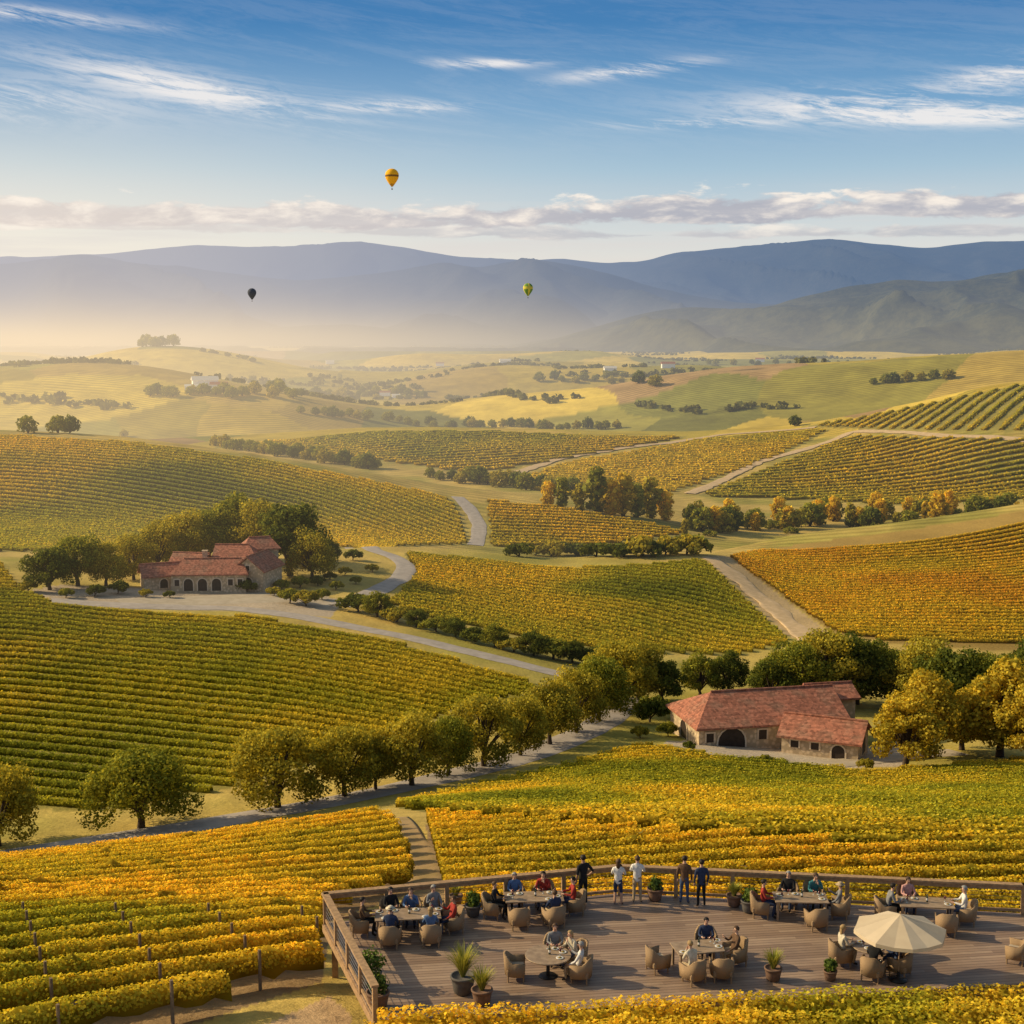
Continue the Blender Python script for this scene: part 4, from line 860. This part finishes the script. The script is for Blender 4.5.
bottle0=mk('wine_bottle',[('glass',[(.037,0),(.038,.02),(.038,.19),(.015,.235),(.014,.30)],BT),('label_band',[(.0385,.06),(.039,.061),(.039,.14),(.0385,.141)],PL)])
fu={}
def put(o0,x,y,z,label,grp):
    if o0.name not in fu: fu[o0.name]=1; o0.location=(x,y,z); o0['label']=label; o0['group']=grp
    else: dup(o0,(x,y,z),0,label,grp)
SD=['right','far right','far','far left','left','near left','near','near right']
def setting(px,py,L,W,rz,desc,long_,seats,rnd=False):
    x0,y0=dp(px,py); make_table(L,W,'%s wooden table %s'%('round' if rnd else 'rectangular',long_),(x0,y0,DZ),rz,rnd)
    for (dx,dy,spec) in seats:
        c,s_=math.cos(rz),math.sin(rz); x=x0+dx*c-dy*s_; y=y0+dx*s_+dy*c
        if rnd: vx,vy=-dx,-dy
        elif abs(dy)-W/2>abs(dx)-L/2: vx,vy=0,-math.copysign(1,dy)
        else: vx,vy=-math.copysign(1,dx),0
        l=math.hypot(vx,vy); vx/=l;vy/=l
        wx=vx*c-vy*s_; wy=vx*s_+vy*c; a=math.atan2(-wx,wy)+random.uniform(-.3,.3)
        side=SD[int(round((math.atan2(y-y0,x-x0)%(2*math.pi))/(math.pi/4)))%8]
        place_chair(x,y,a,'%swicker armchair on the %s side of the %s'%('' if spec else 'empty ',side,desc))
        if spec:
            k,sh,pa,ha,kw=spec
            person(k,(x+math.sin(-a)*.03,y+math.cos(a)*.03,DZ),a,sh,pa,ha,'person in %s top with %s hair seated %s of the %s'%(sh,ha,side,desc),s=random.uniform(.97,1.04),**kw)
            put(glass0,x+wx*.72+.1*wy,y+wy*.72-.1*wx,DZ+.7475,'wine glass on the '+desc,'wine glasses on the '+desc); put(plate0,x+wx*.66-.15*wy,y+wy*.66+.15*wx,DZ+.7475,'white plate with food on the '+desc,'plates on the '+desc)
    put(bottle0,x0+.05,y0+.02,DZ+.7475,'dark wine bottle on the '+desc,'wine bottles')
setting(408,934,2.3,1.0,R(6),'left corner table','near the left corner of the deck',[(-.6,.98,('sit','black','denim','dark',{})),(.15,.98,('sit_lean','blue','navy','brown',dict(long=True))),(.95,.95,('sit_back','grey','black','grey',{})),(-.65,-.98,('sit_lean','navy','black','brown',dict(hat='cream'))),(.75,-1.0,('sit','blue','denim','blonde',dict(long=True))),(-1.65,.1,('sit','brown','black','dark',{})),(1.6,0,('sit_back','red','navy','brown',dict(skin=1)))])
setting(534,916,2.1,.95,R(4),'rear left table','below the back railing left of the standing people',[(-.65,.93,('sit','blue','black','grey',{})),(.45,.95,('sit_lean','red','denim','dark',dict(long=True))),(-.6,-1.0,None),(.65,-.98,('sit_back','navy','tan','brown',{})),(-1.5,0,('sit','black','black','brown',{})),(1.5,.1,('sit','red','navy','dark',{}))])
setting(548,976,1.5,1.5,0,'round front left table','in front beside the large potted plants',[(.25,1.1,('sit','grey','navy','brown',dict(long=True))),(.95,.65,('sit_lean','cream','denim','blonde',dict(long=True))),(1.05,-.35,('sit_back','white','tan','grey',{})),(-1.05,-.2,None)],True)
setting(697,968,1.6,1.0,R(12),'middle front table','at the front in the middle of the deck',[(.65,.98,('sit','navy','black','dark',{})),(1.35,.0,('sit_back','brown','tan','brown',{})),(-.45,-.98,('sit_lean','cream','tan','blonde',{})),(-1.35,.1,None),(.5,-1.0,None)])
setting(800,917,1.9,.95,R(-3),'rear right table','by the back railing right of the standing people',[(-.3,.93,('sit','black','denim','grey',{})),(-1.4,0,('sit','red','navy','dark',{})),(1.4,0,('sit_back','grey','black','brown',dict(hat='tan'))),(.6,.95,('sit_lean','teal','black','brown',{})),(.45,-1.0,None)])
setting(925,922,1.9,.95,R(-6),'far right table','at the right back of the deck',[(-.5,.93,('sit','pink','navy','brown',dict(long=True))),(-1.4,0,('sit_lean','grey','black','dark',{})),(1.4,0,('sit','white','denim','grey',{})),(.55,-1.0,None)])
setting(872,966,1.4,1.4,0,'round umbrella table','beside the open umbrella',[(-1.05,.1,('sit','cream','tan','blonde',dict(long=True))),(-.25,-.98,('sit_lean','black','black','dark',{})),(.75,-.65,('sit','navy','denim','brown',{})),(.75,.8,None)],True)
x,y=dp(1016,962); place_chair(x,y,R(60),'empty wicker armchair alone at the right edge of the deck')
# umbrella
UY=44.0; UX=ray(898,985)[0]*UY
um=thing('patio_umbrella','beige patio umbrella open over the round table at the front right','umbrella',(UX,UY,DZ))
CAN=mat('umbrella_canvas',(.60,.49,.35),(.55,.45,.32),2,.9); CAN2=mat('umbrella_canvas_panel',(.50,.41,.29),(.46,.37,.26),2,.9)
bm=bmesh.new(); cyl(bm,(0,0,.05),(0,0,2.22),.025,.022,10); obj('pole',bm,RW,um)
bm=bmesh.new(); lathe(bm,[(.30,0),(.30,.05),(.06,.09),(.04,.3)],20); obj('base',bm,MT,um)
bm=bmesh.new(); tp=bm.verts.new((0,0,2.24)); rgs=[]
for r,z_ in((.5,2.07),(1.0,1.89),(1.5,1.72),(1.5,1.60)):
    ring=[]
    for i in range(32):
        an=2*math.pi*i/32; k=abs(((i/4)%1)-.5)*2; rr=r*(1-.075*(1-k**2)); zz=z_-.045*(1-k)*(r/1.6)
        ring.append(bm.verts.new((rr*math.cos(an),rr*math.sin(an),zz)))
    rgs.append(ring)
for i in range(32):
    f=bm.faces.new((tp,rgs[0][i],rgs[0][(i+1)%32])); f.material_index=(i//4)%2
for a_,b_ in zip(rgs,rgs[1:]):
    for i in range(32):
        f=bm.faces.new((a_[i],b_[i],b_[(i+1)%32],a_[(i+1)%32])); f.material_index=(i//4)%2
cn=obj('canopy',bm,[CAN,CAN2],um); sd_=cn.modifiers.new('t','SOLIDIFY'); sd_.thickness=.012
for i in range(8):
    bm=bmesh.new(); an=2*math.pi*i/8; cyl(bm,(.03*math.cos(an),.03*math.sin(an),2.17),(1.46*math.cos(an),1.46*math.sin(an),1.685),.011,.009,6); obj('rib',bm,RW,um)
bm=bmesh.new(); sph(bm,(0,0,2.29),(.035,.035,.05)); obj('finial',bm,RW,um)
# planters
POT=mat('terracotta_pot',(.22,.13,.09),(.15,.09,.06),5,.8,.2); POT2=mat('grey_pot',(.13,.12,.11),(.09,.08,.075),5,.8)
def grassy(n,h,spread,c1,c2,seed):
    rg=np.random.default_rng(seed); V=[];Q=[];Cc=[]
    for i in range(n):
        an=rg.uniform(0,6.28); L=h*rg.uniform(.6,1.15); out=spread*rg.uniform(.2,1); b0_=len(V); w=.016; px_,py_=math.cos(an),math.sin(an); t=rg.random(); c=np.array(c1)*(1-t)+np.array(c2)*t
        for k in range(5):
            f_=k/4; r=.06+out*f_**1.5; z_=L*(f_-.25*f_**3); ww=w*(1-.8*f_)
            V+= [(px_*r-py_*ww,py_*r+px_*ww,z_),(px_*r+py_*ww,py_*r-px_*ww,z_)]; Cc+=[c*(.6+.6*f_)]*2
        for k in range(4): Q.append((b0_+2*k,b0_+2*k+1,b0_+2*k+3,b0_+2*k+2))
    return V,Q,Cc
leafmat_dk=leafmat('pot_leaves',.3,False)
def planter(px,py,s,h,label,kind,pot,seed):
    x,y=dp(px,py); t=thing('potted_plant',label,'potted plant',(x,y,DZ)); bm=bmesh.new(); lathe(bm,[(.18*s,0),(.24*s,.05*s),(.29*s,.32*s),(.31*s,.42*s),(.33*s,.43*s),(.33*s,.48*s),(.28*s,.48*s),(.27*s,.44*s)],20); obj('pot',bm,pot,t,True)
    if kind=='grass': V_,Q_,C_=grassy(320,h,h*.55,(.16,.20,.04),(.50,.46,.10),seed)
    else:
        rg=np.random.default_rng(seed); n=520; d=rg.normal(size=(n,3)); d/=np.linalg.norm(d,axis=1,keepdims=True); P=d*np.array([h*.45,h*.45,h*.5])*rg.uniform(.5,1.1,(n,1))*(1+.25*np.sin(d[:,:1]*7+d[:,1:2]*5))+np.array([0,0,h*.5]); P[:,2]=np.maximum(P[:,2],0)
        V_,Q_=cards(P,d+rg.normal(0,.5,(n,3)),.10); C_=np.repeat(np.array([.09,.13,.03])*rg.uniform(.5,2.4,(n,1)),4,0)
    o=npmesh('foliage',V_,Q_,np.array(C_),leafmat_dk,parent=t); o.location=(0,0,.44*s)
for i,a_ in enumerate([(473,916,.9,.5,'small potted plant between the two left rear tables','leaf',POT2),(655,900,.95,.45,'potted plant by the railing between the standing people','leaf',POT),(734,906,.9,.55,'grassy potted plant by the railing, left of a pair','grass',POT),(749,912,.95,.5,'leafy potted plant by the railing, right of a pair','leaf',POT2),
 (463,993,1.25,1.15,'large grassy plant in a dark pot at the front left','grass',POT2),(482,1004,1.05,.85,'grassy plant in a pot in front of the largest one','grass',POT),(378,1008,1.15,.6,'leafy plant in a brown pot at the near left rail','leaf',POT),(372,986,1.0,.8,'dark upright plant by the left railing','leaf',POT2),(773,980,.9,.7,'lone grassy plant in a pot between the front tables','grass',POT),(830,980,.7,.4,'small pot plant left of the umbrella table','leaf',POT),(456,905,.8,.5,'small potted plant at the rear left railing','grass',POT)]):
    planter(*a_,seed=900+i)
print('deck',time.time()-T0)
# ------------------------------------------------------------ sky, sun, camera
SEL,SAZ=R(28),R(-78)
w=bpy.data.worlds.new('World'); bpy.context.scene.world=w; w.use_nodes=True; nt=w.node_tree; bg=nt.nodes['Background']
sky=nt.nodes.new('ShaderNodeTexSky'); sky.sky_type='NISHITA'; sky.sun_disc=False; sky.sun_elevation=SEL; sky.sun_rotation=SAZ; sky.air_density=1.2; sky.dust_density=2.0
tc=nt.nodes.new('ShaderNodeTexCoord'); s=nt.nodes.new('ShaderNodeSeparateXYZ'); nt.links.new(tc.outputs['Generated'],s.inputs[0]); x,y,z=s.outputs
az=M(nt,'ARCTAN2',x,y); el=M(nt,'ARCSINE',z)
nish=MX(nt,1,sky.outputs[0],(.15,.135,.105),'MULTIPLY')
grad=RAMP(nt,M(nt,'MULTIPLY',el,1/.3,clamp=True),[(0,(.86,.73,.58)),(.10,(.84,.76,.67)),(.22,(.66,.70,.70)),(.36,(.39,.55,.67)),(.50,(.19,.38,.60)),(.68,(.065,.22,.47)),(1,(.035,.14,.38))])
lf=SS(nt,az,.15,-.40); grad=MX(nt,M(nt,'MULTIPLY',M(nt,'MULTIPLY',lf,SS(nt,el,.20,.03)),.70),grad,(1.0,.90,.74))
base=MX(nt,SS(nt,el,.25,.6),grad,nish)
vec=XYZ(nt,M(nt,'ADD',M(nt,'MULTIPLY',az,6.5),M(nt,'MULTIPLY',el,14)),M(nt,'ADD',M(nt,'MULTIPLY',el,46),M(nt,'MULTIPLY',az,4.0)),.3)
c1=NOI(nt,vec,1.0,10,.66,1.6); vec2=XYZ(nt,M(nt,'MULTIPLY',az,26),M(nt,'ADD',M(nt,'MULTIPLY',el,150),M(nt,'MULTIPLY',az,26)),1.7); c2=NOI(nt,vec2,1,7,.75,2.0)
def blob(a0,e0,sa_,se_,sl_=0):
    da=M(nt,'DIVIDE',M(nt,'SUBTRACT',az,a0),sa_); de=M(nt,'DIVIDE',M(nt,'SUBTRACT',M(nt,'ADD',el,M(nt,'MULTIPLY',az,sl_)),e0+a0*sl_),se_)
    return M(nt,'EXPONENT',M(nt,'MULTIPLY',M(nt,'ADD',M(nt,'MULTIPLY',da,da),M(nt,'MULTIPLY',de,de)),-1))
blobs=[blob(-.22,.158,.085,.010,.16),blob(-.38,.148,.10,.011,.03),blob(.24,.146,.09,.009,.03),blob(.34,.163,.06,.009,-.12),blob(-.02,.178,.035,.0028),blob(.08,.173,.045,.004,-.1),blob(.13,.138,.05,.003),blob(.30,.137,.08,.005,.04),blob(-.08,.150,.04,.004),blob(-.33,.20,.07,.004,.05)]
mk_=blobs[0]
for q_ in blobs[1:]: mk_=M(nt,'ADD',mk_,q_)
mk_=M(nt,'ADD',mk_,M(nt,'MULTIPLY',SS(nt,el,.11,.135),.06))
cd=M(nt,'MULTIPLY',SS(nt,M(nt,'ADD',M(nt,'MULTIPLY',c1,.95),M(nt,'MULTIPLY',c2,.45)),.57,.84),mk_); cd=M(nt,'MULTIPLY',cd,1.15,clamp=True)
base=MX(nt,M(nt,'MULTIPLY',cd,.82),base,(.95,.90,.86))
# cumulus bank above the mountains
def puff(sx,sy,cen,hu,hd,th,seed,base,op=.92):
    cvec=XYZ(nt,M(nt,'MULTIPLY',az,sx),M(nt,'MULTIPLY',el,sy),seed); a1=NOI(nt,cvec,1,9,.6,.3); cv2=XYZ(nt,M(nt,'ADD',M(nt,'MULTIPLY',az,sx),.30),M(nt,'SUBTRACT',M(nt,'MULTIPLY',el,sy),.40),seed); a2=NOI(nt,cv2,1,6,.6,.3)
    big=NOI(nt,XYZ(nt,M(nt,'MULTIPLY',az,9),2.3+seed,0),1,2,.5); de=M(nt,'SUBTRACT',el,cen)
    up_=M(nt,'DIVIDE',de,hu); ee=M(nt,'MAXIMUM',up_,M(nt,'DIVIDE',de,-hd))
    dens=M(nt,'SUBTRACT',M(nt,'ADD',M(nt,'MULTIPLY',a1,1.5),M(nt,'MULTIPLY',big,.6)),M(nt,'MULTIPLY',ee,.6))
    cm=SS(nt,dens,th,th+.2); sh=M(nt,'ADD',M(nt,'MULTIPLY',up_,.5),M(nt,'MULTIPLY',M(nt,'SUBTRACT',a1,a2),3.0))
    shc=MX(nt,SS(nt,sh,-.2,.85),MX(nt,lf,(.44,.44,.50),(.76,.67,.61)),(1.03,.92,.80))
    return MX(nt,M(nt,'MULTIPLY',cm,op),base,shc)
base=puff(13,48,M(nt,'ADD',.064,M(nt,'MULTIPLY',SS(nt,az,.2,-.3),.004)),.013,.006,.78,7.0,base,.6)
base=puff(20,62,M(nt,'ADD',.0735,M(nt,'MULTIPLY',SS(nt,az,-.05,.1),.005)),.019,.008,.62,0.0,base,.88)
vl=NOI(nt,XYZ(nt,M(nt,'MULTIPLY',az,5),M(nt,'MULTIPLY',el,80),5),1,5,.6); vm=M(nt,'MULTIPLY',SS(nt,vl,.42,.7),M(nt,'MULTIPLY',SS(nt,el,.035,.055),SS(nt,el,.105,.065)))
base=MX(nt,M(nt,'MULTIPLY',vm,.5),base,(.74,.69,.66))
nt.links.new(base,bg.inputs[0]); bg.inputs[1].default_value=1.0
d=Vector((math.sin(SAZ)*math.cos(SEL),math.cos(SAZ)*math.cos(SEL),math.sin(SEL)))
sl_=bpy.data.lights.new('sun','SUN'); sl_.energy=5; sl_.angle=R(.6); sl_.color=(1,.80,.47); so=bpy.data.objects.new('sun',sl_); C.objects.link(so); so.rotation_euler=d.to_track_quat('Z','Y').to_euler(); so.location=(-50,0,60)
cam=bpy.data.cameras.new('camera'); cam.lens=50; cam.sensor_width=36; cam.clip_end=80000; cam.clip_start=.5; co_=bpy.data.objects.new('camera',cam); C.objects.link(co_); co_.rotation_euler=(math.pi/2-PITCH,0,0)
sc_=bpy.context.scene; sc_.camera=co_; sc_.view_settings.view_transform='Standard'; sc_.view_settings.look='None'; sc_.view_settings.exposure=0
print('done',time.time()-T0)
